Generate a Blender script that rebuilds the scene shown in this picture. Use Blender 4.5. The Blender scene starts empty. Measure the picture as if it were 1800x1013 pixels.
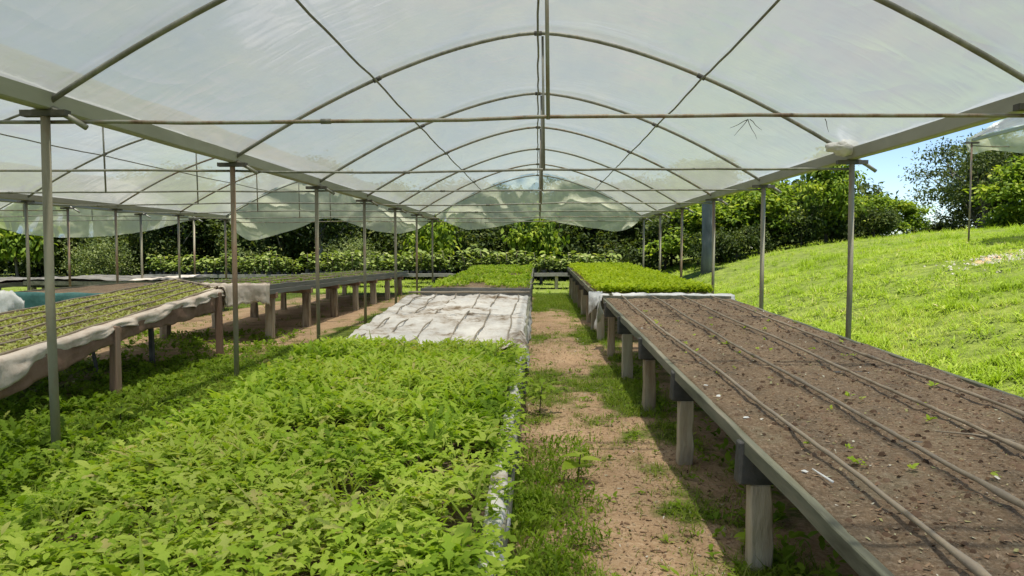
import bpy, math, random
import numpy as np
R = math.radians
sc = bpy.context.scene
random.seed(7)
rng = np.random.default_rng(11)

# ------------------------------------------------------------------ camera, light, exposure
cam_data = bpy.data.cameras.new('camera'); cam_data.lens = 26.0; cam_data.sensor_width = 36.0
cam_data.clip_start = 0.05; cam_data.clip_end = 2000
cam = bpy.data.objects.new('camera', cam_data); sc.collection.objects.link(cam)
cam.location = (0, 0, 1.5); cam.rotation_euler = (R(90 - 3.08), 0, R(1.98))
sc.camera = cam

SUN_DIR = np.array([0.06, -0.16, 0.97]); SUN_DIR /= np.linalg.norm(SUN_DIR)     # towards the sun
sun_elev = math.asin(SUN_DIR[2]); sun_az = math.atan2(SUN_DIR[0], SUN_DIR[1])
world = bpy.data.worlds.new('World'); sc.world = world; world.use_nodes = True
wn = world.node_tree.nodes; wl = world.node_tree.links
sky = wn.new('ShaderNodeTexSky'); sky.sky_type = 'NISHITA'; sky.sun_disc = False
sky.sun_elevation = sun_elev; sky.sun_rotation = sun_az; sky.air_density = 1.0; sky.dust_density = 0.0; sky.ozone_density = 2.5; sky.altitude = 1800
wn['Background'].inputs[1].default_value = 0.09
wl.new(sky.outputs[0], wn['Background'].inputs[0])
sl = bpy.data.lights.new('sun', 'SUN'); sl.energy = 4.8; sl.angle = R(1.2); sl.color = (1.0, 0.95, 0.86)
so = bpy.data.objects.new('sun', sl); sc.collection.objects.link(so)
from mathutils import Vector, Matrix, Euler
so.rotation_euler = Vector(SUN_DIR).to_track_quat('Z', 'Y').to_euler()
so.location = (8, -6, 30)
vs = sc.view_settings; vs.view_transform = 'Standard'; vs.look = 'None'; vs.gamma = 1; vs.exposure = 1.12
sc.cycles.max_bounces = 6; sc.cycles.diffuse_bounces = 3; sc.cycles.transmission_bounces = 6
sc.cycles.transparent_max_bounces = 12; sc.cycles.glossy_bounces = 2
sc.cycles.caustics_reflective = False; sc.cycles.caustics_refractive = False
sc.cycles.use_denoising = True; sc.cycles.sample_clamp_indirect = 6

# ------------------------------------------------------------------ numeric helpers
def _h(i, j, s):
    n = (i * 374761393 + j * 668265263 + s * 974634777).astype(np.int64) & 0x7fffffff
    n = ((n ^ (n >> 13)) * 1274126177) & 0x7fffffff
    return ((n ^ (n >> 16)) & 0xffff) / 65535.0
def vnoise(x, y, s=0):
    x = np.asarray(x, float); y = np.asarray(y, float)
    i = np.floor(x).astype(np.int64); j = np.floor(y).astype(np.int64)
    fx = x - i; fy = y - j; fx = fx * fx * (3 - 2 * fx); fy = fy * fy * (3 - 2 * fy)
    a = _h(i, j, s); b = _h(i + 1, j, s); c = _h(i, j + 1, s); d = _h(i + 1, j + 1, s)
    return (a * (1 - fx) + b * fx) * (1 - fy) + (c * (1 - fx) + d * fx) * fy
def fbm(x, y, s=0, o=4):
    v = 0; a = 0.5; t = 0
    for k in range(o):
        v = v + a * vnoise(x, y, s + k * 17); t += a; a *= 0.5; x = np.asarray(x) * 2.03; y = np.asarray(y) * 2.03
    return v / t
def sstep(a, b, x): 
    t = np.clip((np.asarray(x, float) - a) / (b - a), 0, 1); return t * t * (3 - 2 * t)
def band(x, a, b, e): return sstep(a - e, a + e, x) * (1 - sstep(b - e, b + e, x))

# ------------------------------------------------------------------ terrain
def gz(x, y):
    x = np.asarray(x, float); y = np.asarray(y, float)
    s = np.clip(x - 3.6, 0, None)
    s = s * s / (s + 0.8)
    h = 2.5 * (1 - np.exp(-s / 6.0))
    h = h * (1 - 0.55 * sstep(26, 60, y)) * (1 - .35 * sstep(4, -8, y))
    bump = (fbm(x * .7, y * .7, 3) - .5) * .16 * sstep(4.5, 7, x) + (fbm(x * 1.3, y * 1.3, 5) - .5) * .05
    return h + bump - .02 * 0
def veg(x, y):
    """how far the ground is overgrown, 0 bare earth to 1 full grass"""
    x = np.asarray(x, float); y = np.asarray(y, float)
    n = fbm(x * 1.9, y * 1.9, 21); n2 = fbm(x * 5.5, y * 5.5, 31)
    v = np.full(x.shape, 1.05)
    path = band(x + (n - .5) * .5, -.25, 1.15, .13)
    pv = .20 + .55 * np.clip(1 - (x + .12) / .42, 0, 1) * (.3 + .7 * (1 - sstep(4.6, 6, y)))
    pv = pv + .42 * band(y, 6.6, 9.2, .7) + .38 * band(y, 12.2, 13.2, .5) + .7 * sstep(16, 19, y)
    pv = pv + .30 * band(x, .66, 1.2, .12) * (.4 + 1.0 * (fbm(x * .9, y * 1.1, 77) > .5))
    v = v * (1 - path) + pv * path
    ur = band(x, 1.15, 3.0, .15) * (1 - sstep(20, 24, y)); v = v * (1 - ur) + .42 * ur
    ul = band(x, -6.2, -4.4, .2) * (1 - sstep(9, 10.5, y)); v = v * (1 - ul) + .72 * ul
    uf = band(x + (n - .5) * .9, -7.5, -3.5, .25) * band(y, 9.6, 24, .6); v = v * (1 - uf) + (.34 + .15 * sstep(18, 23, y)) * uf
    um = band(x, -1.9, -.12, .1) * (1 - sstep(23, 25, y)); v = v * (1 - um) + .35 * um
    bare = np.exp(-(((x + 3.05) / .34) ** 2 + ((y - 6.45) / .42) ** 2)); v = v - 1.0 * bare
    v = v - 1.0 * np.exp(-(((x - 9.0) / .8) ** 2 + ((y - 14.1) / .7) ** 2))
    aisle = band(x, -4.3, -2, .2) * (1 - sstep(9, 10, y)); v = v - .08 * aisle
    v = v + (n - .5) * .75 + (n2 - .5) * .55
    return np.clip(v, 0, 1)

# ------------------------------------------------------------------ materials
MATS = {}
def nodes_of(name):
    m = bpy.data.materials.new(name); m.use_nodes = True
    nt = m.node_tree; nt.nodes.clear()
    out = nt.nodes.new('ShaderNodeOutputMaterial'); MATS[name] = m
    return m, nt, out
def N(nt, t, **kw):
    n = nt.nodes.new(t)
    for k, v in kw.items():
        if k.startswith('i_'): n.inputs[k[2:].replace('_', ' ')].default_value = v
        else: setattr(n, k, v)
    return n
def ramp(nt, stops, fac=None):
    r = nt.nodes.new('ShaderNodeValToRGB'); e = r.color_ramp.elements
    while len(e) < len(stops): e.new(.5)
    for k, (p, c) in enumerate(stops): e[k].position = p; e[k].color = (*c, 1)
    if fac is not None: nt.links.new(fac, r.inputs[0])
    return r.outputs[0]
def noise(nt, scale, detail=4, rough=.55, vec=None, stretch=None):
    tc = N(nt, 'ShaderNodeTexCoord'); v = tc.outputs['Object'] if vec is None else vec
    if stretch is not None:
        mp = N(nt, 'ShaderNodeMapping'); mp.inputs['Scale'].default_value = stretch; nt.links.new(v, mp.inputs[0]); v = mp.outputs[0]
    n = N(nt, 'ShaderNodeTexNoise'); n.inputs['Scale'].default_value = scale; n.inputs['Detail'].default_value = detail; n.inputs['Roughness'].default_value = rough
    nt.links.new(v, n.inputs['Vector']); return n.outputs['Fac']
def mix(nt, fac, a, b):
    m = N(nt, 'ShaderNodeMix', data_type='RGBA')
    for s, v in ((0, fac), (6, a), (7, b)):
        if isinstance(v, (int, float)): m.inputs[s].default_value = v
        elif isinstance(v, tuple): m.inputs[s].default_value = (*v, 1)
        else: nt.links.new(v, m.inputs[s])
    return m.outputs[2]
def bump(nt, h, strength, dist=.01):
    b = N(nt, 'ShaderNodeBump'); b.inputs['Strength'].default_value = strength; b.inputs['Distance'].default_value = dist
    nt.links.new(h, b.inputs['Height']); return b.outputs[0]
def math_n(nt, op, a, b=0.0, clamp=False):
    m = N(nt, 'ShaderNodeMath', operation=op); m.use_clamp = clamp
    for k, v in ((0, a), (1, b)):
        if isinstance(v, (int, float)): m.inputs[k].default_value = v
        else: nt.links.new(v, m.inputs[k])
    return m.outputs[0]

def surf(name, stops, scale=6, rough=.7, metal=0, bstr=.3, bscale=40, bdist=.004, stretch=None, detail=6, spec=.4, rnd=0):
    """a mottled surface: noise through a colour ramp, with fine relief; rnd shifts the tone from one piece to the next"""
    m, nt, out = nodes_of(name)
    f = noise(nt, scale, detail, .6, stretch=stretch)
    if rnd:
        oi = N(nt, 'ShaderNodeObjectInfo')
        f = math_n(nt, 'ADD', f, math_n(nt, 'MULTIPLY', math_n(nt, 'SUBTRACT', oi.outputs['Random'], .5), rnd))
    c = ramp(nt, stops, f)
    p = N(nt, 'ShaderNodeBsdfPrincipled'); p.inputs['Roughness'].default_value = rough; p.inputs['Metallic'].default_value = metal
    p.inputs['Specular IOR Level'].default_value = spec
    nt.links.new(c, p.inputs['Base Color'])
    nt.links.new(bump(nt, noise(nt, bscale, 4, .6, stretch=stretch), bstr, bdist), p.inputs['Normal'])
    nt.links.new(p.outputs[0], out.inputs[0]); return m

def leaf_mat(name, stops, trans=.35, tcol=(1.25, 1.3, .55), rough=.62, spec=.16):
    m, nt, out = nodes_of(name)
    at = N(nt, 'ShaderNodeAttribute', attribute_name='rnd')
    c = ramp(nt, stops, at.outputs['Fac'])
    p = N(nt, 'ShaderNodeBsdfPrincipled'); p.inputs['Roughness'].default_value = rough; p.inputs['Specular IOR Level'].default_value = spec
    nt.links.new(c, p.inputs['Base Color'])
    t = N(nt, 'ShaderNodeBsdfTranslucent')
    mu = N(nt, 'ShaderNodeMix', data_type='RGBA', blend_type='MULTIPLY'); mu.inputs[0].default_value = 1
    nt.links.new(c, mu.inputs[6]); mu.inputs[7].default_value = (*tcol, 1)
    nt.links.new(mu.outputs[2], t.inputs[0])
    ms = N(nt, 'ShaderNodeMixShader'); ms.inputs[0].default_value = trans
    nt.links.new(p.outputs[0], ms.inputs[1]); nt.links.new(t.outputs[0], ms.inputs[2]); nt.links.new(ms.outputs[0], out.inputs[0])
    return m

def film_mat(name, base, clear, streak, dirt=(.42, .42, .30), dirt_amt=.35, back=.12, bcol=(.8, .8, .76), ribs=False):
    """milky polythene: part of the light passes straight, the rest is scattered; dusty streaks and creases"""
    m, nt, out = nodes_of(name)
    s1 = noise(nt, 1.6, 7, .68, stretch=streak); s2 = noise(nt, 5.0, 6, .65, stretch=(streak[0] * 1.4, streak[1] * .8, streak[2]))
    big = noise(nt, .35, 3, .5)
    d = math_n(nt, 'MULTIPLY', math_n(nt, 'MULTIPLY', s2, big), dirt_amt * 2.2, True)
    col = mix(nt, d, base, dirt)
    if ribs:      # dust that gathers where the film rests on each arch, and a few welded seams
        tc = N(nt, 'ShaderNodeTexCoord'); sp = N(nt, 'ShaderNodeSeparateXYZ'); nt.links.new(tc.outputs['Object'], sp.inputs[0])
        fr_ = math_n(nt, 'ABSOLUTE', math_n(nt, 'SUBTRACT', math_n(nt, 'FRACT', math_n(nt, 'DIVIDE', math_n(nt, 'ADD', sp.outputs['Y'], 6.95 + 1.57 + 31.4), 3.14)), .5))
        near = math_n(nt, 'SUBTRACT', 1.0, math_n(nt, 'DIVIDE', fr_, .05), True)
        near = math_n(nt, 'MULTIPLY', near, math_n(nt, 'MULTIPLY', noise(nt, 3.0, 5, .7), .9), True)
        col = mix(nt, near, col, (.20, .205, .18))
        specks = noise(nt, 26, 3, .7); sk = N(nt, 'ShaderNodeMapRange'); nt.links.new(specks, sk.inputs[0]); sk.inputs[1].default_value = .66; sk.inputs[2].default_value = .72
        col = mix(nt, math_n(nt, 'MULTIPLY', sk.outputs[0], .45), col, (.16, .15, .11))
    tr = N(nt, 'ShaderNodeBsdfTranslucent'); nt.links.new(col, tr.inputs[0])
    df = N(nt, 'ShaderNodeBsdfDiffuse'); df.inputs[0].default_value = (*bcol, 1)
    tp = N(nt, 'ShaderNodeBsdfTransparent'); tp.inputs[0].default_value = (.97, .98, .96, 1)
    gl = N(nt, 'ShaderNodeBsdfGlossy'); gl.inputs['Roughness'].default_value = .28; gl.inputs[0].default_value = (.9, .9, .9, 1)
    cr = noise(nt, .9, 2, .5, stretch=(1.6, .8, 1.2)); c2 = noise(nt, 2.2, 2, .5, stretch=(.5, 1.7, 1.0))
    ridge = math_n(nt, 'ADD', math_n(nt, 'ABSOLUTE', math_n(nt, 'SUBTRACT', cr, .5)), math_n(nt, 'MULTIPLY', math_n(nt, 'ABSOLUTE', math_n(nt, 'SUBTRACT', c2, .5)), .5))
    bn = bump(nt, ridge, .32, .2)
    for n_ in (tr, df, gl): nt.links.new(bn, n_.inputs['Normal'])
    m0 = N(nt, 'ShaderNodeMixShader'); m0.inputs[0].default_value = back
    nt.links.new(tr.outputs[0], m0.inputs[1]); nt.links.new(df.outputs[0], m0.inputs[2])
    m1 = N(nt, 'ShaderNodeMixShader')
    cf = N(nt, 'ShaderNodeMapRange'); nt.links.new(s1, cf.inputs[0]); cf.inputs[1].default_value = .3; cf.inputs[2].default_value = .7
    cf.inputs[3].default_value = clear * .6; cf.inputs[4].default_value = clear * 1.35
    nt.links.new(cf.outputs[0], m1.inputs[0]); nt.links.new(m0.outputs[0], m1.inputs[1]); nt.links.new(tp.outputs[0], m1.inputs[2])
    fr = N(nt, 'ShaderNodeFresnel'); fr.inputs[0].default_value = 1.35; nt.links.new(bn, fr.inputs['Normal'])
    m2 = N(nt, 'ShaderNodeMixShader'); nt.links.new(math_n(nt, 'MULTIPLY', fr.outputs[0], .45), m2.inputs[0])
    nt.links.new(m1.outputs[0], m2.inputs[1]); nt.links.new(gl.outputs[0], m2.inputs[2])
    nt.links.new(m2.outputs[0], out.inputs[0]); return m

def cloth_mat(name, stops, trans=.25, scale=3.5, weave=420, dirt=None):
    m, nt, out = nodes_of(name)
    f = noise(nt, scale, 8, .68); c = ramp(nt, stops, f)
    p = N(nt, 'ShaderNodeBsdfPrincipled'); p.inputs['Roughness'].default_value = .95; p.inputs['Specular IOR Level'].default_value = .1
    nt.links.new(c, p.inputs['Base Color'])
    nt.links.new(bump(nt, math_n(nt, 'ADD', noise(nt, 28, 5), math_n(nt, 'MULTIPLY', noise(nt, weave, 2), .2)), .5, .012), p.inputs['Normal'])
    t = N(nt, 'ShaderNodeBsdfTranslucent'); nt.links.new(c, t.inputs[0])
    ms = N(nt, 'ShaderNodeMixShader'); ms.inputs[0].default_value = trans
    nt.links.new(p.outputs[0], ms.inputs[1]); nt.links.new(t.outputs[0], ms.inputs[2]); nt.links.new(ms.outputs[0], out.inputs[0]); return m

surf('pipe_metal', [(.3, (.17, .17, .14)), (.5, (.27, .27, .225)), (.66, (.23, .18, .125)), (.8, (.13, .085, .055))], 9, .55, .25, .3, 60, stretch=(1, 1, .35), rnd=.25)
surf('post_metal', [(.3, (.22, .20, .14)), (.5, (.34, .31, .225)), (.6, (.30, .20, .13)), (.75, (.22, .125, .075))], 1.9, .6, .15, .35, 60, stretch=(1, 1, .45), rnd=.3)
surf('rod_metal', [(.3, (.12, .12, .10)), (.7, (.24, .235, .20))], 8, .6, .2, .4, 120, rnd=.2)
surf('bracket_metal', [(.3, (.05, .048, .042)), (.7, (.13, .12, .105))], 9, .6, .2, .4, 80)
surf('gutter_metal', [(.25, (.30, .30, .25)), (.55, (.42, .42, .36)), (.8, (.27, .25, .19))], 2.2, .6, .1, .3, 50, stretch=(1, .35, 1))
surf('board_wood', [(.3, (.07, .068, .045)), (.45, (.15, .15, .10)), (.6, (.215, .20, .14)), (.75, (.30, .265, .19))], 11, .85, 0, .7, 45, .006, stretch=(1, .12, 1))
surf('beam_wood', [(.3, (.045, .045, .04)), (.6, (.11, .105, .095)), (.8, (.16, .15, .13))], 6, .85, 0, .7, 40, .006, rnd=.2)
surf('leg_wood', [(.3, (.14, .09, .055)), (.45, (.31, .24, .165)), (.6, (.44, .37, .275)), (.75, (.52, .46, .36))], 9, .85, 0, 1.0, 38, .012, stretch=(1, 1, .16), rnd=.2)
surf('red_wood', [(.25, (.16, .085, .055)), (.55, (.30, .185, .125)), (.8, (.36, .26, .19))], 5, .85, 0, .8, 30, .008, stretch=(1, 1, .12), rnd=.3)
surf('tray_side', [(.3, (.11, .11, .10)), (.7, (.25, .24, .21))], 5, .8, 0, .5, 30, .006, stretch=(1, .1, 1))
surf('pipe_plastic', [(.25, (.15, .115, .075)), (.5, (.28, .225, .155)), (.75, (.20, .165, .13))], 7, .6, 0, .35, 90, .003, rnd=.1)
surf('bark_pale', [(.3, (.13, .12, .10)), (.6, (.30, .28, .25))], 6, .9, 0, .9, 20, .02, stretch=(1, 1, .3))
surf('bark_dark', [(.3, (.05, .042, .035)), (.7, (.13, .11, .09))], 6, .9, 0, .9, 20, .02, stretch=(1, 1, .25))
surf('bark_slate', [(.3, (.08, .085, .085)), (.55, (.17, .175, .175)), (.75, (.30, .30, .285))], 3, .85, 0, .9, 25, .02, stretch=(1, 1, .3))
surf('rubble', [(.3, (.16, .15, .12)), (.7, (.38, .35, .29))], 3, .9, 0, .5, 30)
cloth_mat('white_sheet', [(.36, (.20, .15, .10)), (.42, (.40, .34, .27)), (.50, (.58, .54, .48)), (.62, (.68, .65, .59)), (.8, (.56, .52, .45))], .10, 2.2)
cloth_mat('white_rag', [(.3, (.52, .50, .45)), (.5, (.80, .79, .75)), (.8, (.84, .83, .80))], .25, 5)
cloth_mat('pink_cloth', [(.28, (.52, .40, .30)), (.5, (.76, .66, .55)), (.8, (.82, .75, .65))], .22, 2.6)
cloth_mat('shade_brown_sheet', [(.28, (.24, .14, .095)), (.5, (.40, .26, .185)), (.8, (.50, .36, .26))], .4, 2.6)  # the brown puts the shade of the cloth's underside into its colour
cloth_mat('teal_net', [(.3, (.05, .13, .12)), (.55, (.12, .27, .25)), (.8, (.22, .36, .33))], .3, 3.0)
cloth_mat('grey_sheet', [(.3, (.16, .14, .11)), (.55, (.42, .39, .34)), (.8, (.6, .57, .52))], .15, 2.0)
film_mat('roof_film', (.275, .29, .292), .27, (.9, .35, 1.2), ribs=True)
film_mat('gable_film', (.66, .68, .50), .24, (1.6, 1, .35), (.55, .53, .30), .5, .5, (.84, .86, .68))

leaf_mat('bed_leaf', [(0, (.10, .17, .012)), (.28, (.225, .35, .025)), (.6, (.35, .475, .045)), (.86, (.45, .53, .09)), (.97, (.46, .52, .12)), (1, (.52, .46, .16))], .45, (1.15, 1.2, .5))
leaf_mat('lime_leaf', [(0, (.24, .34, .015)), (.5, (.42, .54, .025)), (1, (.55, .62, .06))], .45, (1.1, 1.1, .6))
leaf_mat('row_leaf', [(0, (.24, .27, .06)), (.5, (.42, .44, .13)), (1, (.52, .51, .22))], .3)
leaf_mat('weed_leaf', [(0, (.08, .14, .01)), (.45, (.18, .285, .02)), (.85, (.28, .39, .04)), (1, (.40, .42, .10))], .42)
leaf_mat('hill_grass', [(0, (.15, .225, .015)), (.4, (.25, .36, .025)), (.75, (.33, .42, .055)), (.93, (.42, .44, .12)), (1, (.55, .47, .24))], .42, (1.1, 1.15, .55))
leaf_mat('aisle_grass', [(0, (.10, .155, .014)), (.5, (.21, .295, .03)), (.85, (.31, .37, .065)), (1, (.44, .38, .16))], .42)
leaf_mat('sapling_leaf', [(0, (.03, .06, .015)), (.4, (.10, .145, .03)), (.75, (.21, .26, .06)), (1, (.42, .42, .19))], .33)
leaf_mat('forest_leaf', [(0, (.018, .03, .010)), (.5, (.05, .075, .018)), (.85, (.105, .13, .03)), (1, (.20, .20, .05))], .36)
leaf_mat('bright_leaf', [(0, (.05, .09, .012)), (.5, (.14, .21, .022)), (.85, (.27, .33, .035)), (1, (.40, .40, .06))], .4)
leaf_mat('olive_leaf', [(0, (.025, .04, .014)), (.5, (.06, .085, .025)), (.9, (.11, .13, .035)), (1, (.19, .19, .05))], .3)
leaf_mat('bush_leaf', [(0, (.05, .075, .025)), (.5, (.12, .155, .05)), (1, (.22, .24, .09))], .32)
leaf_mat('litter', [(0, (.10, .06, .035)), (.4, (.24, .15, .09)), (.75, (.40, .30, .20)), (.9, (.30, .29, .12)), (1, (.62, .58, .5))], .1, (1, 1, 1), .9, .1)
leaf_mat('clod', [(0, (.045, .028, .018)), (.5, (.11, .07, .045)), (1, (.20, .135, .09))], 0, (1, 1, 1), .95, .1)

def ground_mat():
    m, nt, out = nodes_of('ground')
    at = N(nt, 'ShaderNodeAttribute', attribute_name='veg')
    dirt = ramp(nt, [(.3, (.30, .17, .085)), (.5, (.46, .285, .155)), (.62, (.54, .36, .21)), (.8, (.56, .43, .29))], noise(nt, 2.6, 8, .68))
    fine = ramp(nt, [(.35, (.18, .115, .07)), (.5, (.42, .30, .19)), (.65, (.62, .50, .35))], noise(nt, 34, 7, .78))
    dirt = mix(nt, .45, dirt, fine)
    grass = ramp(nt, [(.3, (.06, .075, .016)), (.5, (.115, .15, .026)), (.7, (.20, .235, .045))], noise(nt, 3.2, 8, .7))
    f = math_n(nt, 'ADD', at.outputs['Fac'], math_n(nt, 'MULTIPLY', math_n(nt, 'SUBTRACT', noise(nt, 22, 5, .7), .5), .5))
    mr = N(nt, 'ShaderNodeMapRange', interpolation_type='SMOOTHSTEP'); nt.links.new(f, mr.inputs[0]); mr.inputs[1].default_value = .38; mr.inputs[2].default_value = .72
    p = N(nt, 'ShaderNodeBsdfPrincipled'); p.inputs['Roughness'].default_value = .95; p.inputs['Specular IOR Level'].default_value = .15
    nt.links.new(mix(nt, mr.outputs[0], dirt, grass), p.inputs['Base Color'])
    nt.links.new(bump(nt, math_n(nt, 'ADD', noise(nt, 30, 8, .7), math_n(nt, 'MULTIPLY', noise(nt, 7, 4), 1.6)), .8, .025), p.inputs['Normal'])
    nt.links.new(p.outputs[0], out.inputs[0])
ground_mat()
def soil_mat():
    m, nt, out = nodes_of('bench_soil')
    c = ramp(nt, [(.3, (.065, .048, .03)), (.43, (.17, .13, .082)), (.53, (.265, .175, .10)), (.62, (.245, .205, .125)), (.75, (.39, .30, .20))], noise(nt, 2.6, 12, .82))
    f2 = ramp(nt, [(.32, (.045, .033, .022)), (.5, (.21, .15, .098)), (.68, (.54, .44, .32))], noise(nt, 48, 6, .8))
    p = N(nt, 'ShaderNodeBsdfPrincipled'); p.inputs['Roughness'].default_value = .95; p.inputs['Specular IOR Level'].default_value = .12
    nt.links.new(mix(nt, .5, c, f2), p.inputs['Base Color'])
    nt.links.new(bump(nt, math_n(nt, 'ADD', noise(nt, 45, 7, .75), noise(nt, 11, 4)), 1.0, .02), p.inputs['Normal'])
    nt.links.new(p.outputs[0], out.inputs[0])
soil_mat()

# ------------------------------------------------------------------ object helpers
def tag(o, label=None, cat=None, group=None, kind=None):
    if label: o['label'] = label
    if cat: o['category'] = cat
    if group: o['group'] = group
    if kind: o['kind'] = kind
    return o
def empty(name, loc, label, cat, group=None, rz=0):
    o = bpy.data.objects.new(name, None); o.empty_display_size = .1; sc.collection.objects.link(o)
    o.location = loc; o.rotation_euler = (0, 0, rz); return tag(o, label, cat, group)
def link(name, me, parent=None, loc=(0, 0, 0), rot=(0, 0, 0), scale=(1, 1, 1)):
    o = bpy.data.objects.new(name, me); sc.collection.objects.link(o)
    o.parent = parent; o.location = loc; o.rotation_euler = rot; o.scale = scale; return o
def copy_tree(o, parent=None):
    c = o.copy(); sc.collection.objects.link(c); c.parent = parent
    for ch in list(o.children): copy_tree(ch, c)
    return c

class MB:
    """collects shapes for ONE mesh"""
    def __init__(s): s.v = []; s.f = []
    def add(s, v, f):
        b = len(s.v); s.v += [tuple(p) for p in v]; s.f += [tuple(b + i for i in q) for q in f]; return s
    def box(s, lo, hi, jit=0):
        x0, y0, z0 = lo; x1, y1, z1 = hi
        v = [(x0, y0, z0), (x1, y0, z0), (x1, y1, z0), (x0, y1, z0), (x0, y0, z1), (x1, y0, z1), (x1, y1, z1), (x0, y1, z1)]
        if jit: v = [tuple(c + random.uniform(-jit, jit) for c in p) for p in v]
        return s.add(v, [(3, 2, 1, 0), (4, 5, 6, 7), (0, 1, 5, 4), (1, 2, 6, 5), (2, 3, 7, 6), (3, 0, 4, 7)])
    def tube(s, pts, r, n=8, caps=True):
        pts = [np.array(p, float) for p in pts]; rr = r if hasattr(r, '__len__') else [r] * len(pts); v = []; f = []
        up = None
        for i, p in enumerate(pts):
            t = pts[min(i + 1, len(pts) - 1)] - pts[max(i - 1, 0)]; t /= np.linalg.norm(t) + 1e-9
            if up is None: up = np.array([0, 0, 1.]) if abs(t[2]) < .9 else np.array([1., 0, 0])
            a = np.cross(up, t); a /= np.linalg.norm(a) + 1e-9; b = np.cross(t, a); up = b
            for k in range(n):
                q = 2 * math.pi * k / n; v.append(p + rr[i] * (math.cos(q) * a + math.sin(q) * b))
        for i in range(len(pts) - 1):
            for k in range(n): f.append((i * n + k, i * n + (k + 1) % n, (i + 1) * n + (k + 1) % n, (i + 1) * n + k))
        if caps: f.append(tuple(range(n - 1, -1, -1))); f.append(tuple((len(pts) - 1) * n + k for k in range(n)))
        return s.add(v, f)
    def bar(s, a, b, w, h, jit=0):
        """rectangular bar from a to b; w across, h upward"""
        a = np.array(a, float); b = np.array(b, float); t = (b - a) / np.linalg.norm(b - a)
        up = np.array([0, 0, 1.]) if abs(t[2]) < .9 else np.array([0, 1., 0])
        x = np.cross(t, up); x /= np.linalg.norm(x); u = np.cross(x, t); v = []
        for p in (a, b):
            for sx, su in ((-1, -1), (1, -1), (1, 1), (-1, 1)):
                v.append(p + x * w / 2 * sx + u * h / 2 * su + np.array([random.uniform(-jit, jit) for _ in range(3)]))
        return s.add(v, [(3, 2, 1, 0), (4, 5, 6, 7), (0, 1, 5, 4), (1, 2, 6, 5), (2, 3, 7, 6), (3, 0, 4, 7)])
    def grid(s, P):
        n, m = P.shape[:2]
        return s.add(P.reshape(-1, 3), [(i * m + j, i * m + j + 1, (i + 1) * m + j + 1, (i + 1) * m + j) for i in range(n - 1) for j in range(m - 1)])
    def mesh(s, name, mat, smooth=False, origin=(0, 0, 0)):
        me = bpy.data.meshes.new(name); o = np.array(origin)
        me.from_pydata([tuple(np.array(p) - o) for p in s.v], [], s.f); me.materials.append(MATS[mat])
        if smooth: me.polygons.foreach_set('use_smooth', [True] * len(me.polygons))
        me.update(); return me
    def build(s, name, mat, parent=None, smooth=False, bevel=0, loc=None):
        """mesh coordinates are world coordinates; parent is an unrotated Empty or part"""
        off = np.zeros(3); p = parent
        while p is not None: off += np.array(p.location); p = p.parent
        o = link(name, s.mesh(name, mat, smooth, off), parent)
        if bevel:
            b = o.modifiers.new('bevel', 'BEVEL'); b.width = bevel; b.segments = 1
        return o
def thicken(o, t):
    m = o.modifiers.new('thickness', 'SOLIDIFY'); m.thickness = t; m.offset = 0; return o

def np_mesh(name, V, T, mat, rnd=None, smooth=False):
    """large mesh from arrays (triangles or quads)"""
    me = bpy.data.meshes.new(name); k = T.shape[1]; nf = len(T)
    me.vertices.add(len(V)); me.vertices.foreach_set('co', np.ascontiguousarray(V, np.float32).ravel())
    me.loops.add(nf * k); me.loops.foreach_set('vertex_index', np.ascontiguousarray(T, np.int32).ravel())
    me.polygons.add(nf); me.polygons.foreach_set('loop_start', np.arange(0, nf * k, k, dtype=np.int32))
    if smooth: me.polygons.foreach_set('use_smooth', np.ones(nf, bool))
    me.update(calc_edges=True)
    if rnd is not None:
        a = me.attributes.new('rnd', 'FLOAT', 'POINT'); a.data.foreach_set('value', np.ascontiguousarray(rnd, np.float32))
    me.materials.append(MATS[mat]); return me

# ---- leaf prototypes: (verts, quads)
def leaf_strip(ts, ws, droop=.35, lift=.25, fold=.15):
    V = []; F = []
    for t, w in zip(ts, ws):
        z = lift * t - droop * t * t
        V += [(-w, t, z + fold * w), (0, t, z), (w, t, z + fold * w)]
    for i in range(len(ts) - 1):
        a = 3 * i; F += [(a, a + 1, a + 4, a + 3), (a + 1, a + 2, a + 5, a + 4)]
    return np.array(V, float), np.array(F)
LOBED = leaf_strip([0, .22, .34, .46, .60, .70, .84, 1], [.015, .04, .17, .06, .20, .07, .13, .0], .55, .42)
LOBED2 = leaf_strip([0, .3, .42, .56, .72, 1], [.015, .12, .05, .17, .08, .0], .35, .5)
OVAL = leaf_strip([0, .2, .5, .8, 1], [.02, .17, .25, .16, .0], .4, .3)
LANCE = leaf_strip([0, .3, .65, 1], [.02, .09, .08, .0], .6, .35)
DIAM = leaf_strip([0, .45, 1], [.03, .26, .0], .3, .1)
BLADE = leaf_strip([0, .5, 1], [.032, .024, .0], .45, 0, 0)
CHIP = (np.array([(-.5, -.35, 0), (.5, -.4, .12), (.45, .4, 0), (-.4, .35, .1)], float), np.array([(0, 1, 2, 3)]))
PEB = (np.array([(-.5, -.4, 0), (.5, -.45, 0), (.45, .45, 0), (-.45, .4, 0), (-.25, -.2, .42), (.25, -.22, .5), (.2, .25, .4), (-.22, .2, .46)], float),
       np.array([(4, 5, 6, 7), (0, 1, 5, 4), (1, 2, 6, 5), (2, 3, 7, 6), (3, 0, 4, 7)]))

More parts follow.
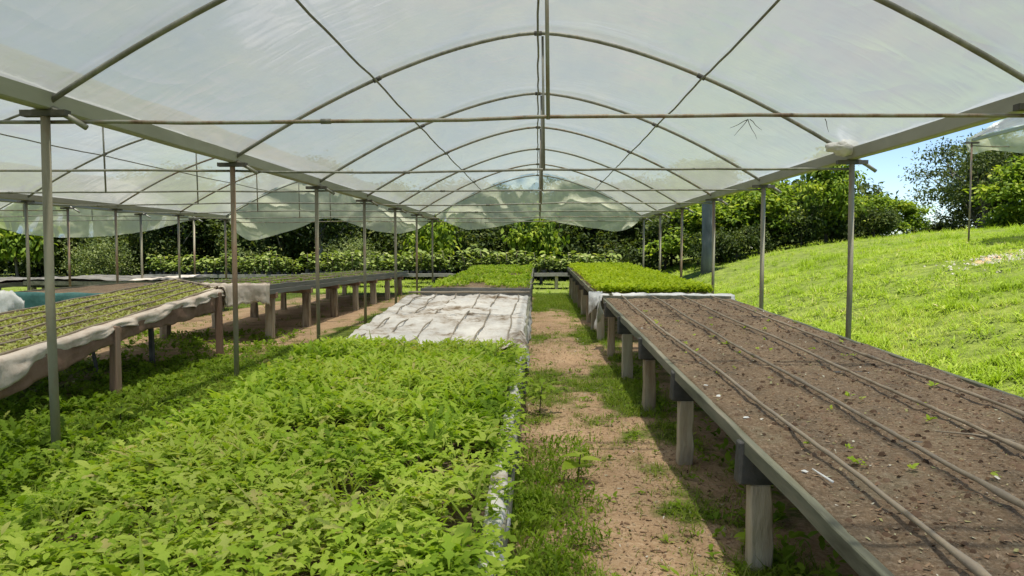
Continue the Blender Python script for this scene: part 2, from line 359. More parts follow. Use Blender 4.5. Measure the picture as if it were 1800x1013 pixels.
def instances(proto, pos, yaw, pitch, roll, scale, rnd):
    """many copies of one leaf as arrays; pitch tips the leaf up (radians), yaw turns it"""
    V, F = proto; n = len(pos); scale = np.broadcast_to(np.asarray(scale, float), (n,) if np.ndim(scale) <= 1 else np.shape(scale))
    sc3 = scale[:, None] * np.ones(3) if scale.ndim == 1 else scale
    P = V[None] * sc3[:, None, :]
    cr, sr = np.cos(roll)[:, None], np.sin(roll)[:, None]
    x = P[..., 0] * cr + P[..., 2] * sr; z = -P[..., 0] * sr + P[..., 2] * cr; y = P[..., 1]
    cp, sp = np.cos(pitch)[:, None], np.sin(pitch)[:, None]
    y, z = y * cp - z * sp, y * sp + z * cp
    cy, sy = np.cos(yaw)[:, None], np.sin(yaw)[:, None]
    x, y = x * cy - y * sy, x * sy + y * cy
    W = np.stack([x, y, z], -1) + pos[:, None, :]
    nv = len(V)
    T = (F[None] + (np.arange(n) * nv)[:, None, None]).reshape(-1, F.shape[1])
    return W.reshape(-1, 3), T, np.repeat(rnd, nv)
def joined(parts):
    V = []; T = []; Rn = []; b = 0
    for v, t, r in parts: V.append(v); T.append(t + b); Rn.append(r); b += len(v)
    return np.concatenate(V), np.concatenate(T), np.concatenate(Rn)
U = lambda a, b, n: rng.uniform(a, b, n)

def rosette(base, nleaf, length, proto=LOBED, up=(.1, 1.1), height=.0, tone=None, spread=.02):
    """leafy plants: base (n,3) -> leaves arrays"""
    n = len(base); k = nleaf; B = np.repeat(base, k, 0)
    L = (U(.65, 1.2, n) * length)[:, None] * U(.6, 1.15, (n, k)); L = L.ravel()
    B = B + np.stack([rng.normal(0, spread, n * k), rng.normal(0, spread, n * k), U(0, 1, n * k) * np.repeat(U(.5, 1.1, n), k) * height], -1)
    t = U(0, 1, n) if tone is None else tone
    rn = np.clip(np.repeat(t, k) * .6 + U(0, .42, n * k), 0, 1)
    return instances(proto, B, U(0, 6.283, n * k), U(up[0], up[1], n * k), rng.normal(0, .35, n * k), L, rn)
def tufts(base, nb, h, lean=(.7, 1.5), tone=None, width=1.0):
    n = len(base); B = np.repeat(base, nb, 0) + np.concatenate([rng.normal(0, .03, (n * nb, 2)), np.zeros((n * nb, 1))], 1)
    H = (np.broadcast_to(h, n)[:, None] * U(.5, 1.2, (n, nb))).ravel()
    t = U(0, 1, n) if tone is None else tone
    rn = np.clip(np.repeat(t, nb) * .6 + U(0, .4, n * nb), 0, 1)
    return instances(BLADE, B, U(0, 6.283, n * nb), U(lean[0], lean[1], n * nb), np.zeros(n * nb), np.stack([H * width, H, H], -1), rn)

# ================================================================== THE SETTING
def ground():
    def axis(lo, a, b, hi, fine, grow=1.25):
        m = list(np.arange(a, b + 1e-6, fine)); st = fine; x = a; L = []
        while x > lo: st *= grow; x -= st; L.append(x)
        st = fine; x = m[-1]; Rr = []
        while x < hi: st *= grow; x += st; Rr.append(x)
        return np.array(L[::-1] + m + Rr)
    xs = axis(-400, -9, 16, 400, .12); ys = axis(-300, 1.5, 26, 600, .12)
    X, Y = np.meshgrid(xs, ys); Z = gz(X, Y)
    V = np.stack([X, Y, Z], -1).reshape(-1, 3); n, m = X.shape
    i, j = np.meshgrid(np.arange(n - 1), np.arange(m - 1), indexing='ij'); a = (i * m + j).ravel()
    me = np_mesh('ground', V, np.stack([a, a + 1, a + m + 1, a + m], -1), 'ground', None, True)
    at = me.attributes.new('veg', 'FLOAT', 'POINT'); at.data.foreach_set('value', veg(X, Y).ravel().astype(np.float32))
    return tag(link('ground', me), kind='structure')
ground()

# ================================================================== GREENHOUSES
ARCH_P = 1.58
def arch_z(u, zg, rise): return zg + rise * (1 - np.abs(u) ** ARCH_P)
POST_Y = [5.05 + 3.14 * k for k in range(-2, 7)]

def film_roof(name, parent, xc, hw, y0, y1, zg, rise, ys, seed):
    nu = 60; vs_ = np.arange(y0, y1 + .01, .16); Ug, Vg = np.meshgrid(np.linspace(-1.012, 1.012, nu), vs_)
    X = xc + hw * Ug; Z = zg + rise * (1 - np.minimum(np.abs(Ug), 1) ** ARCH_P) + .035
    ph = np.min(np.abs(Vg[..., None] - np.array(ys)), -1) / 1.57
    Z = Z + .015 - .05 * np.sin(np.clip(ph, 0, 1) * math.pi / 2) * (1 - np.abs(Ug) ** 4) + (fbm(X * 1.5 + seed, Vg * .9, seed) - .5) * .045
    Z = Z + (np.abs(fbm(X * 1.1 + Vg * 1.7, Vg * .6 - X * .5, seed + 40) - .5) - .12) * .05
    Z = np.maximum(Z, zg + .045 + rise * (1 - np.minimum(np.abs(Ug), 1) ** ARCH_P) - .05)
    return MB().grid(np.stack([X, Vg, Z], -1)).build(name, 'roof_film', parent, True)
def film_gable(name, parent, xc, hw, y, zg, rise, bottom, seed, mat='gable_film'):
    """end curtain: hangs from the arch to a sagging free edge given as (x, z) points"""
    bx = np.array([p[0] for p in bottom]); bz = np.array([p[1] for p in bottom])
    xs = np.linspace(bx[0], bx[-1], 90); zb = np.interp(xs, bx, bz)
    ker = np.array([1, 2, 3, 2, 1]) / 9.; zb = np.convolve(np.pad(zb, 2, 'edge'), ker, 'valid')
    zt = np.maximum(arch_z(np.clip((xs - xc) / hw, -1, 1), zg, rise) + .075, zb + .02)
    T = np.linspace(0, 1, 22)[:, None]; Z = zt[None] * (1 - T) + zb[None] * T; X = np.repeat(xs[None], 22, 0)
    fold = np.sin(xs * 5.3 + 2.0 * np.sin(xs * 1.3 + seed)) * .05 + np.sin(xs * 13.1 + seed) * .022
    zc = bz.max() - .05; ang = np.arctan2(Z - zc + .25, X - xc); rad = np.hypot(X - xc, Z - zc)
    diag = np.sin(ang * 11 + 2.5 * np.sin(rad * 1.7 + seed)) * .05 * np.minimum(rad, 2) + (fbm(X * 1.4 + Z * 1.6, Z * 1.1 - X * .5, seed) - .5) * .16
    diag = diag + np.abs(fbm(X * 3.5 - Z * .6, Z * .5, seed + 5) - .5) * .22
    Y = y + T * fold[None] + diag * T ** .5
    return MB().grid(np.stack([X, Y, Z], -1)).build(name, mat, parent, True)

def make_posts(parent, x_, ys, ztop, r=.03, base=None, brk=True):
    for y in ys:
        x = x_
        zb = float(gz(x, y)) - .06 if base is None else base
        if x == XR_ and abs(y - 5.05) < .1: x = x - .085
        m = MB().tube([(x, y, zb), (x + random.uniform(-.01, .01), y, (zb + ztop) / 2), (x, y, ztop)], r * random.uniform(.92, 1.06), 10)
        p = m.build('post', 'post_metal', parent, True)
        if brk:
            MB().box((x - .16, y - .035, ztop - .012), (x + .16, y + .035, ztop + .03)).build('bracket', 'bracket_metal', p)
def make_bay(parent, xl, xr, ys, zg, rise, purlin_u=(-.52, 0, .52), king=True, y0=None, y1=None, stub=True):
    xc = (xl + xr) / 2; hw = (xr - xl) / 2
    for y in ys:
        us = np.linspace(-1, 1, 33); pts = [(xc + hw * u, y, float(arch_z(u, zg + .07, rise - .02))) for u in us]
        if stub: pts += [(xr + .17, y + .02, zg - .02), (xr + .27, y + .03, zg - .085)]
        MB().tube(pts, .021, 8).build('arch', 'pipe_metal', parent, True)
        sg = random.uniform(.0, .05); zt = zg - .045 + random.uniform(-.012, .012)
        tp = [(xl + (xr - xl) * t, y + .045, zt - sg * math.sin(t * math.pi * 2 + random.uniform(-.2, .2)) * (1 - t) + random.uniform(-.006, .006)) for t in np.linspace(0, 1, 15)]
        MB().tube(tp, .0135, 8).build('tie_bar', 'pipe_metal', parent, True)
        for u in purlin_u:      # wire clamps where the purlins cross
            cx = xc + hw * u; cz = float(arch_z(u, zg + .07, rise - .02)); du = .045 / hw
            a_ = (cx - .04, y, float(arch_z(u - du, zg + .07, rise - .02)) - .004); b_ = (cx + .04, y, float(arch_z(u + du, zg + .07, rise - .02)) - .004)
            MB().tube([a_, (cx, y, cz - .006), b_], .027, 8).build('clamp', 'bracket_metal', parent, True)
        q = random.uniform(.28, .36); i_ = int(q * 14); c0 = np.array(tp[i_]); c1 = np.array(tp[i_ + 1]); d_ = (c1 - c0) / np.linalg.norm(c1 - c0)
        MB().tube([c0 - d_ * .035, c0 + d_ * .035], .0185, 8).build('coupling', 'rod_metal', parent, True)
        if king:
            kx = xc + .07
            MB().tube([(kx, y + .04, zt - .01), (kx - .02, y + .03, zg + .07 + rise - .05)], .0135, 8).build('king_post', 'pipe_metal', parent, True)
    for u in purlin_u:
        xx = xc + hw * u; pts = []
        for y in np.arange(y0, y1 + .01, .4):
            ph = min(abs(y - q) for q in ys) / 1.57
            pts.append((xx + random.uniform(-.006, .006), y, float(arch_z(u, zg + .07, rise - .02)) - .034 - .014 * math.sin(min(ph, 1) * math.pi / 2) + random.uniform(-.003, .003)))
        MB().tube(pts, .0115, 6).build('purlin', 'rod_metal', parent, True)
def make_gutter(parent, x, y0, y1, zg, w=.13, h=.115):
    m = MB(); ys = np.arange(y0, y1 + .01, 1.0); prof = [(-w / 2, h), (-w / 2 + .012, .01), (-w * .3, 0), (w * .3, 0), (w / 2 - .012, .01), (w / 2, h), (w / 2 - .01, h), (w * .28, .014), (-w * .28, .014), (-w / 2 + .01, h)]
    V = []; F = []; n = len(prof)
    for i, y in enumerate(ys):
        dx = random.uniform(-.004, .004); dz = random.uniform(-.004, .004)
        V += [(x + a + dx, y, zg + b + dz) for a, b in prof]
        if i: F += [((i - 1) * n + k, (i - 1) * n + (k + 1) % n, i * n + (k + 1) % n, i * n + k) for k in range(n)]
    m.add(V, F); m.f += [tuple(range(n)), tuple((len(ys) - 1) * n + k for k in range(n - 1, -1, -1))]
    return m.build('gutter', 'gutter_metal', parent)

ZG = 2.42; RISE = 1.37; XA, XR_, XB = -3.40, 3.40, -10.2
gh = empty('greenhouse', (0, 12, 0), 'open-sided two-bay greenhouse of grey pipe arches under milky plastic film over the centre benches', 'greenhouse')
for x in (XB, XA, XR_):
    make_gutter(gh, x, -3, 24.05, ZG + .032); make_posts(gh, x, POST_Y, ZG)
make_bay(gh, XA, XR_, POST_Y, ZG, RISE, y0=-3, y1=24); make_bay(gh, XB, XA, POST_Y, ZG, RISE, y0=-3, y1=24)
film_roof('roof_film', gh, (XA + XR_) / 2, (XR_ - XA) / 2, -3, 24.0, ZG + .07, RISE, POST_Y, 3)
film_roof('roof_film', gh, (XB + XA) / 2, (XA - XB) / 2, -3, 24.0, ZG + .07, RISE, POST_Y, 9)
film_gable('gable_film', gh, (XA + XR_) / 2, (XR_ - XA) / 2, 23.98, ZG + .07, RISE,
           [(-3.3, 2.5), (-3.0, 2.36), (-2.3, 2.08), (-1.6, 2.14), (-.83, 2.3), (0, 2.46), (.15, 2.46), (.8, 2.3), (1.4, 2.2), (2.0, 2.12), (2.5, 2.03), (2.9, 2.1), (3.2, 2.3), (3.38, 2.52)], 4)
film_gable('gable_film', gh, (XB + XA) / 2, (XA - XB) / 2, 23.98, ZG + .07, RISE,
           [(-10.1, 2.46), (-9.85, 2.0), (-9.5, 1.74), (-9.1, 1.78), (-8.77, 1.88), (-7.85, 2.15), (-7.1, 2.46), (-6.5, 2.48), (-6.0, 2.27), (-5.26, 2.05), (-4.5, 1.96), (-3.9, 2.1), (-3.4, 2.45)], 8)

gh2 = empty('greenhouse', (-14.4, 16, 0), 'neighbouring greenhouse at far left with a pale sagging plastic end curtain', 'greenhouse')
CY = [4.3 + 3.2 * k for k in range(0, 7)]
for x in (-11.05, -17.9):
    make_gutter(gh2, x, 0, 23.9, 2.46, .16, .13); make_posts(gh2, x, CY, 2.43)
make_bay(gh2, -17.9, -11.05, CY, 2.43, 1.3, y0=0, y1=23.8)
film_roof('roof_film', gh2, -14.475, 3.425, 0, 23.8, 2.5, 1.3, CY, 15)
film_gable('gable_film', gh2, -14.475, 3.425, 23.7, 2.5, 1.3, [(-17.8, 2.2), (-17.0, 1.98), (-15.6, 1.84), (-14.6, 1.86), (-13.7, 1.92), (-12.3, 2.13), (-11.3, 2.4), (-11.1, 2.5)], 12)

zb = float(gz(10.2, 18))
gh3 = empty('greenhouse', (13, 15, zb), 'small greenhouse up on the grassy slope with torn plastic edge, at right', 'greenhouse')
DY = [12.0, 15.0, 18.0]; ZD = 3.98
for x in (10.25, 16.2):
    make_gutter(gh3, x, 11.9, 18.1, ZD + .03, .09, .07); make_posts(gh3, x, DY, ZD, .022)
make_bay(gh3, 10.25, 16.2, DY, ZD, 1.2, y0=11.9, y1=18.1, stub=False)
film_roof('roof_film', gh3, 13.225, 2.975, 11.9, 18.1, ZD + .07, 1.2, DY, 21)
film_gable('gable_film', gh3, 13.225, 2.975, 18.05, ZD + .07, 1.2, [(10.15, 3.78), (10.4, 3.72), (10.8, 3.86), (11.4, 3.74), (12.2, 3.8), (13, 3.7), (14.5, 3.8), (16.2, 3.9)], 33)

# things caught in the roof frame
def crumple(name, c, r, mat, label, cat, seed, squash=(1, 1, 1)):
    nu, nv = 28, 16; a, b = np.meshgrid(np.linspace(0, 2 * math.pi, nu, endpoint=False), np.linspace(.02, math.pi - .02, nv))
    d = .45 + 1.0 * fbm(np.cos(a) * np.sin(b) * 3.2 + 5, (np.cos(b) + .7 * np.sin(a) * np.sin(b)) * 3.6, seed, 4)
    P = np.stack([c[0] + r * squash[0] * d * np.cos(a) * np.sin(b), c[1] + r * squash[1] * d * np.sin(a) * np.sin(b), c[2] + r * squash[2] * d * np.cos(b)], -1)
    v = P.reshape(-1, 3); f = [(i * nu + j, i * nu + (j + 1) % nu, (i + 1) * nu + (j + 1) % nu, (i + 1) * nu + j) for i in range(nv - 1) for j in range(nu)]
    m = MB().add(v, f); m.f.append(tuple(range(nu))[::-1]); m.f.append(tuple((nv - 1) * nu + k for k in range(nu)))
    return tag(m.build(name, mat, None, True), label, cat)
crumple('cloth_bundle', (3.27, 8.1, 2.57), .14, 'white_rag', 'crumpled white cloth bundle wedged on the gutter above the right post', 'cloth', 5, (1.3, .7, .62))
def twig(c, seed, label, segs):
    rd = random.Random(seed); m = MB(); c = np.array(c)
    for k in range(segs):
        p = c + np.array([rd.uniform(-.01, .01), 0, 0]); pts = [p]; dx, dz = rd.uniform(-.034, .03), rd.uniform(-.045, -.015)
        for i in range(4): p = p + np.array([dx * rd.uniform(.6, 1.2), rd.uniform(-.01, .01), dz * rd.uniform(.5, 1.3)]); pts.append(p)
        m.tube(pts, [.0028, .0025, .002, .0015, .001], 5)
    tag(m.build('dry_twig', 'bracket_metal', None, True), label, 'twig')
twig((1.42, 5.05 + .045, 2.368), 4, 'dry forked twig dangling from the nearest tie bar, right of centre', 4)
twig((1.93, 5.05 + .045, 2.368), 12, 'thin dry stem hanging from the nearest tie bar, towards the right post', 1)

# ================================================================== BENCHES
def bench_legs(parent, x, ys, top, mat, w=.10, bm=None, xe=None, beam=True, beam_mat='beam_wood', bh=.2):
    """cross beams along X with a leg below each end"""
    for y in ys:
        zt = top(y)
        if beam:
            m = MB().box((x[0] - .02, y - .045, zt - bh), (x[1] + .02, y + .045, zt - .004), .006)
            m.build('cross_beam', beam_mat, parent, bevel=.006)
        for xx in x:
            xi = xx + (.03 + w / 2) * (1 if xx < (x[0] + x[1]) / 2 else -1)
            zt2 = zt - bh if beam else zt - .02
            g = float(gz(xi, y)) - .08; j = random.uniform(-.02, .02); hw = w / 2 * random.uniform(.85, 1.12)
            m = MB(); V = []; F = []
            for i, t in enumerate((0, .2, .4, .6, .8, 1)):
                z = g + (zt2 - .003 - g) * t; h = hw * (1.06 - .1 * t)
                V += [(xi + sx * h + j * (1 - t) + random.uniform(-.006, .006), y + sy * h + random.uniform(-.006, .006), z) for sx, sy in ((-1, -1), (1, -1), (1, 1), (-1, 1))]
                if i: F += [((i - 1) * 4 + k, (i - 1) * 4 + (k + 1) % 4, i * 4 + (k + 1) % 4, i * 4 + k) for k in range(4)]
            m.add(V, F + [(3, 2, 1, 0), (20, 21, 22, 23)]); m.build('leg', mat, parent, bevel=.006)
def side_board(parent, a, b, h, w=.035, mat='board_wood', n=3, rough=.006):
    """board running from a to b (top edge given), bent a little"""
    a = np.array(a, float); b = np.array(b, float); t = (b - a) / np.linalg.norm(b - a); x = np.cross(t, (0, 0, 1)); x /= np.linalg.norm(x)
    L = np.linalg.norm(b - a); k = max(2, int(L / .35)); V = []; F = []
    for i in range(k + 1):
        p = a + (b - a) * i / k + np.array([random.uniform(-rough, rough), 0, random.uniform(-rough, rough)])
        V += [p - x * w / 2 - (0, 0, h), p + x * w / 2 - (0, 0, h), p + x * w / 2, p - x * w / 2]
        if i: F += [((i - 1) * 4 + q, (i - 1) * 4 + (q + 1) % 4, i * 4 + (q + 1) % 4, i * 4 + q) for q in range(4)]
    F += [(3, 2, 1, 0), tuple(k * 4 + q for q in range(4))]
    return MB().add(V, F).build('side_board' if abs(t[1]) > abs(t[0]) else 'end_board', mat, parent, bevel=.004)
def bed_surface(name, parent, x0, x1, y0, y1, top, mat, amp=.02, step=.04, sink=.012, thick=.09):
    nx = max(3, int((x1 - x0) / step)); ny = max(3, int((y1 - y0) / step)); X, Y = np.meshgrid(np.linspace(x0, x1, nx), np.linspace(y0, y1, ny))
    Z = top(Y) - sink + (fbm(X * 4, Y * 4, 41) - .5) * amp * 2 + (fbm(X * 14, Y * 14, 43) - .5) * amp
    V = np.stack([X, Y, Z], -1).reshape(-1, 3); i, j = np.meshgrid(np.arange(ny - 1), np.arange(nx - 1), indexing='ij'); a = (i * nx + j).ravel()
    T = np.stack([a, a + 1, a + nx + 1, a + nx], -1)
    # closed tray: rim down to a flat underside
    rim = np.concatenate([np.arange(nx), np.arange(2 * nx - 1, ny * nx, nx), np.arange(ny * nx - 2, (ny - 1) * nx - 1, -1), np.arange((ny - 2) * nx, 0, -nx)])
    lo = V[rim].copy(); lo[:, 2] = top(lo[:, 1]) - thick; b = len(V); k = len(rim)
    q = np.arange(k); S = np.stack([rim[q], b + q, b + (q + 1) % k, rim[(q + 1) % k]], -1)
    c = np.array([[x0, y0, top(y0) - thick], [x1, y0, top(y0) - thick], [x1, y1, top(y1) - thick], [x0, y1, top(y1) - thick]]); V = np.concatenate([V, lo, c])
    T = np.concatenate([T, S, [[b + k + 3, b + k + 2, b + k + 1, b + k]]])
    off = np.array(parent.location) if parent else 0
    return link(name, np_mesh(name, V - off, T, mat, None, True), parent)
def wavy(a, b, n, jx, jz, seed):
    rd = np.random.default_rng(seed); t = np.linspace(0, 1, n); a = np.array(a, float); b = np.array(b, float)
    P = a[None] + (b - a)[None] * t[:, None]; s = rd.uniform(0, 6.28)
    P[:, 0] += jx * (np.sin(t * 9 + s) + .5 * np.sin(t * 23 + 2 * s)) ; P[:, 2] += jz * (np.sin(t * 17 + s) * .5 + rd.uniform(-.4, .4, n)); return P
def drape(name, mat, top, drop, parent=None, nseg=60, rows=10, out=(1, 0, 0), flare=.05, seed=1, over=.0, ragged=.02, th=.0018):
    """cloth hung over an edge: top polyline, drop(s) the hanging length at s in 0..1"""
    top = np.array(top, float); d = np.r_[0, np.cumsum(np.linalg.norm(np.diff(top, axis=0), axis=1))]; s = np.linspace(0, 1, nseg)
    P0 = np.stack([np.interp(s * d[-1], d, top[:, k]) for k in range(3)], -1); out = np.array(out, float); G = []
    dl = np.array([drop(q) for q in s]) + (vnoise(s * 40, s * 0, seed) - .5) * ragged
    for r in range(-3 if over else 0, rows):
        t = r / (rows - 1)
        if r < 0: G.append(P0 - out * over * (-r / 3) + np.array([0, 0, .012]) + np.stack([0 * s, 0 * s, (vnoise(s * 22, s * 0 + r, seed + 3) - .5) * .03], -1)); continue
        fold = np.sin(s * d[-1] * 11 + 1.7 * np.sin(s * d[-1] * 3 + seed)) * flare * t + (vnoise(s * 30, s * 0 + t * 3, seed + 7) - .5) * flare * t + (fbm(s * d[-1] * 14, s * 0 + t * 5, seed + 9) - .5) * .03 * min(1, t * 4)
        G.append(P0 + out[None] * (.012 + .5 * flare * math.sin(min(1, t * 3) * 1.57) + fold)[:, None] - np.stack([0 * s, 0 * s, dl * t], -1) + np.array([0, 0, .012 * (1 - t)]))
    o = MB().grid(np.array(G)).build(name, mat, parent, True); thicken(o, th); return o

# ---- right-hand soil bench
tr = lambda y: .565 + .02 * np.asarray(y)
rb = empty('soil_bench', (1.9, 6, 0), 'long raised bench of bare brown soil with pipes, right of the path', 'bench')
bed_surface('soil', rb, .985, 2.765, .6, 10.72, tr, 'bench_soil', .024, .026)
side_board(rb, (.97, .6, tr(.6) - .008), (.97, 10.75, tr(10.75) - .008), .07, .038, rough=.004)
side_board(rb, (2.78, .6, tr(.6) - .008), (2.78, 10.75, tr(10.75) - .008), .07, .038, rough=.004)
side_board(rb, (.95, 10.78, tr(10.78) + .03), (2.80, 10.78, tr(10.78) + .03), .09, .035)
bench_legs(rb, (.95, 2.8), [1.72, 3.43, 5.14, 6.8, 8.55, 10.3], lambda y: tr(y) - .07 + .05, 'leg_wood', .105)
PX = [1.19, 1.61, 2.03, 2.43]; WORD = ['nearest the path', 'second from the path', 'third from the path', 'nearest the grassy slope']
for k, x in enumerate(PX):
    P = wavy((x, .7, float(tr(.7)) + .020), (x + .02 * k, 10.72, float(tr(10.72)) + .038), 70, .016, .006, 50 + k)
    P[:, 2] = np.maximum(P[:, 2], tr(P[:, 1]) + .010)
    rr_ = .0098 * (1 + .16 * (np.random.default_rng(k).random(len(P)) - .4)); rr_[[9 + 4 * k, 24 + 3 * k, 41 + 2 * k]] *= 1.5
    tag(MB().tube(P, list(rr_), 8).build('irrigation_pipe', 'pipe_plastic', None, True), 'brown pipe lying along the bare soil bench, ' + WORD[k], 'pipe', 'pipes on the soil bench')

# ---- bench behind it: lime seedlings
tr2 = lambda y: .60 + .013 * np.asarray(y)
lb = empty('seedling_bench', (1.9, 16, 0), 'raised bench of bright lime green seedlings beyond the soil bench', 'bench')
bed_surface('soil', lb, .98, 2.78, 11.75, 23.2, tr2, 'bench_soil', .02, .08)
for x in (.95, 2.81): side_board(lb, (x, 11.75, tr2(11.75) + .01), (x, 23.2, tr2(23.2) + .01), .10, .035)
side_board(lb, (.9, 11.72, tr2(11.7) + .035), (2.72, 11.72, tr2(11.7) + .035), .06, .05)
bench_legs(lb, (.95, 2.8), [12.0, 13.4, 15.0, 16.6, 18.2, 19.8, 21.4, 22.9], lambda y: tr2(y) - .07 + .03, 'leg_wood', .10)
tag(drape('hanging_cloth', 'white_rag', [(.96, 11.12, .80), (.955, 10.98, .80), (.95, 10.80, .80)], lambda s: .28 + .22 * s, None, 22, 9, (-1, 0, 0), .06, 4, .10, .06), 'white cloth draped over the far corner of the soil bench', 'cloth')
tag(drape('hanging_cloth', 'white_rag', [(.80, 11.62, .80), (.88, 11.64, .80), (1.02, 11.66, .80)], lambda s: .36 - .28 * s, None, 22, 9, (0, -1, 0), .05, 6, .03, .05), 'pale cloth corner hanging from the near end of the lime seedling bench', 'cloth')
tag(drape('white_sheet', 'white_rag', [(1.1, 10.86, .815), (1.6, 10.86, .82), (2.2, 10.86, .815), (2.86, 10.84, .81)], lambda s: .05 + .03 * math.sin(s * 9), None, 60, 6, (0, -1, 0), .03, 9, .2, .03), 'strip of white sheet folded over the far end of the soil bench', 'cloth')

# ---- front left bed
tl = lambda y: .46 + .027 * np.asarray(y)
fb = empty('planting_bench', (-1, 3, 0), 'front raised bench overgrown with leafy green plants, left of the path', 'bench')
bed_surface('soil', fb, -1.70, -.15, -.6, 6.05, tl, 'bench_soil', .03, .05)
for x in (-.125, -1.72): side_board(fb, (x, -.6, tl(-.6) + .01), (x, 6.08, tl(6.08) + .01), .13, .035)
side_board(fb, (-1.74, 6.1, tl(6.1) + .01), (-.10, 6.1, tl(6.1) + .01), .1, .03)
bench_legs(fb, (-1.74, -.11), [.4, 2.1, 3.8, 5.6], lambda y: tl(y) - .1, 'leg_wood', .09, bh=.12)
ys_ = np.linspace(1.0, 6.1, 60)
MB()
drape('liner', 'white_sheet', [(-.14, y, float(tl(y)) + .028 + .012 * math.sin(y * 7)) for y in ys_], lambda s: .035 + .06 * max(0, math.sin(s * 19 + 1)) * max(0, math.sin(s * 7)), fb, 150, 7, (1, 0, 0), .018, 3, .045, .05)['label'] = 'torn dirty white liner along the bench edge'

# ---- white covered bench
wb = empty('covered_bench', (-1, 8.6, 0), 'raised wooden bench beneath the white sheet, behind the leafy bench', 'bench')
for xa, xb in ((-.12, -.12), (-1.74, -1.95)): side_board(wb, (xa, 6.2, tl(6.2)), (xb, 11.25, tl(11.25)), .12, .035)
bed_surface('soil', wb, -1.72, -.14, 6.2, 11.2, lambda y: tl(y) - .015, 'bench_soil', .012, .1)
bench_legs(wb, (-1.75, -.11), [6.5, 8.0, 9.5, 11.0], lambda y: tl(y) - .09, 'leg_wood', .09, bh=.12)
def white_cover():
    nx, ny = 150, 220; X, Y = np.meshgrid(np.linspace(-2.06, -.02, nx), np.linspace(6.16, 11.2, ny))
    e = np.clip(np.maximum(-.12 - .0 - (-.14) + (X + .14), -(X + 1.90)) , 0, None)
    hang = e * (1.25 + .9 * (fbm(Y * 2.2, X * 0, 61) - .3)); Xn = X - np.where(X > -1, np.clip(X + .11, 0, None) * .72, 0) + np.where(X < -1, np.clip(-1.93 - X, 0, None) * .72, 0)
    Xn = Xn + (fbm(Y * 3.5, X * 0 + 3, 65) - .5) * .07 * (e > .02)
    wr = (fbm(X * 3.4 + Y * .8, Y * 1.3, 62) - .5) * .07 + (fbm(X * 9, Y * 4, 64) - .5) * .035 + (fbm(X * 24, Y * 16, 67) - .5) * .018 + (.3 - np.abs(fbm(X * 2.6 + Y * 1.9, Y * 1.1 - X * 2.2, 69) - .5) * 4).clip(0, 1) * .05
    Z = tl(Y) + .028 + np.clip(wr, -.022, 1) - hang
    Xn = -.12 + (Xn + .12) * (.905 + .125 * (Y - 6.2) / 5.0)
    o = MB().grid(np.stack([Xn, Y, Z], -1)).build('white_sheet', 'white_sheet', None, True); thicken(o, .004)
    return tag(o, 'dirty white sheet spread over the bench behind the leafy plants', 'sheet')
white_cover()
for k, x in enumerate([-1.74, -1.50, -1.22, -.86, -.60, -.30]):
    P = wavy((x, 6.3, 0), (x + .02, 11.12, 0), 60, .014, .0, 80 + k); P[:, 0] = -.12 + (P[:, 0] + .12) * (.905 + .125 * (P[:, 1] - 6.2) / 5.0); P[:, 2] = tl(P[:, 1]) + .046 + .012 * np.sin(P[:, 1] * 5 + k)
    tag(MB().tube(P, .0075, 6).build('support_rod', 'pipe_plastic', None, True), 'thin brown rod along the white sheet, ' + ['leftmost of six', 'second of six from the left', 'third of six from the left', 'third of six from the path', 'second of six from the path', 'closest of six to the path'][k], 'rod', 'rods on the white sheet')
tag(MB().tube(wavy((-1.96, 11.16, float(tl(11.16)) + .07), (-.12, 11.18, float(tl(11.16)) + .075), 16, 0, .006, 4), .016, 8).build('end_rod', 'pipe_plastic', None, True), 'brown rod across the far end of the white sheet', 'rod')

# ---- third bench in the line
t3 = lambda y: .70 + .009 * np.asarray(y)
b3 = empty('seedling_bench', (-1, 17, 0), 'raised bench of mixed green seedlings beyond the white sheet', 'bench')
bed_surface('soil', b3, -1.9, -.16, 12.3, 23.0, t3, 'bench_soil', .02, .08)
for x in (-.13, -1.92): side_board(b3, (x, 12.3, t3(12.3) + .01), (x, 23, t3(23) + .01), .14, .035)
side_board(b3, (-1.95, 12.27, t3(12.27) + .03), (-.11, 12.27, t3(12.27) + .03), .15, .03, 'tray_side')
bench_legs(b3, (-1.93, -.12), [12.6, 14.6, 16.6, 18.6, 20.6, 22.6], lambda y: t3(y) - .1, 'leg_wood', .09, bh=.12)

# ---- tilted bench in the left bay
tb = empty('tilted_bench', (-5.2, 8, 0), 'sloping bench of pale green seedling rows draped with pinkish cloth, at left', 'bench')
CR = lambda t: np.array([-4.22 - .10 * t, 4.2 + 5.7 * t, .48 + .43 * t])      # right edge
CL = lambda t: np.array([-6.2, 6.6 + 5.8 * t, .62 + .31 * t])                 # left edge
def tilted_point(s, t): return CR(t) * (1 - s) + CL(t) * s
def tilted_top(dz=0, n=40, mth=70):
    return np.array([[tilted_point(s, t) + (0, 0, dz + .02 * (float(vnoise(s * 14, t * 30, 91)) - .5)) for s in np.linspace(0, 1, n)] for t in np.linspace(0, 1, mth)])
so_ = MB().grid(tilted_top()).build('soil', 'bench_soil', tb, True); thicken(so_, .05).modifiers[0].offset = -1 if False else 0
for f_ in (CR, CL): side_board(tb, f_(0) + (0, 0, .02), f_(1) + (0, 0, .02), .11, .04, 'red_wood')
MB().bar(CR(1) + (0, .03, .03), CL(1) + (0, .03, .03), .045, .05).build('end_board', 'leg_wood', tb)
for t in (.08, .53, .97):
    for f_ in (CR, CL):
        p = f_(t); p = p + ((.05 if f_ is CR else -.05), 0, .01); g = float(gz(p[0], p[1])) - .1
        MB().bar((p[0] + random.uniform(-.03, .03), p[1], g), tuple(p), .085, .085, .008).build('leg', 'red_wood', tb, bevel=.006)
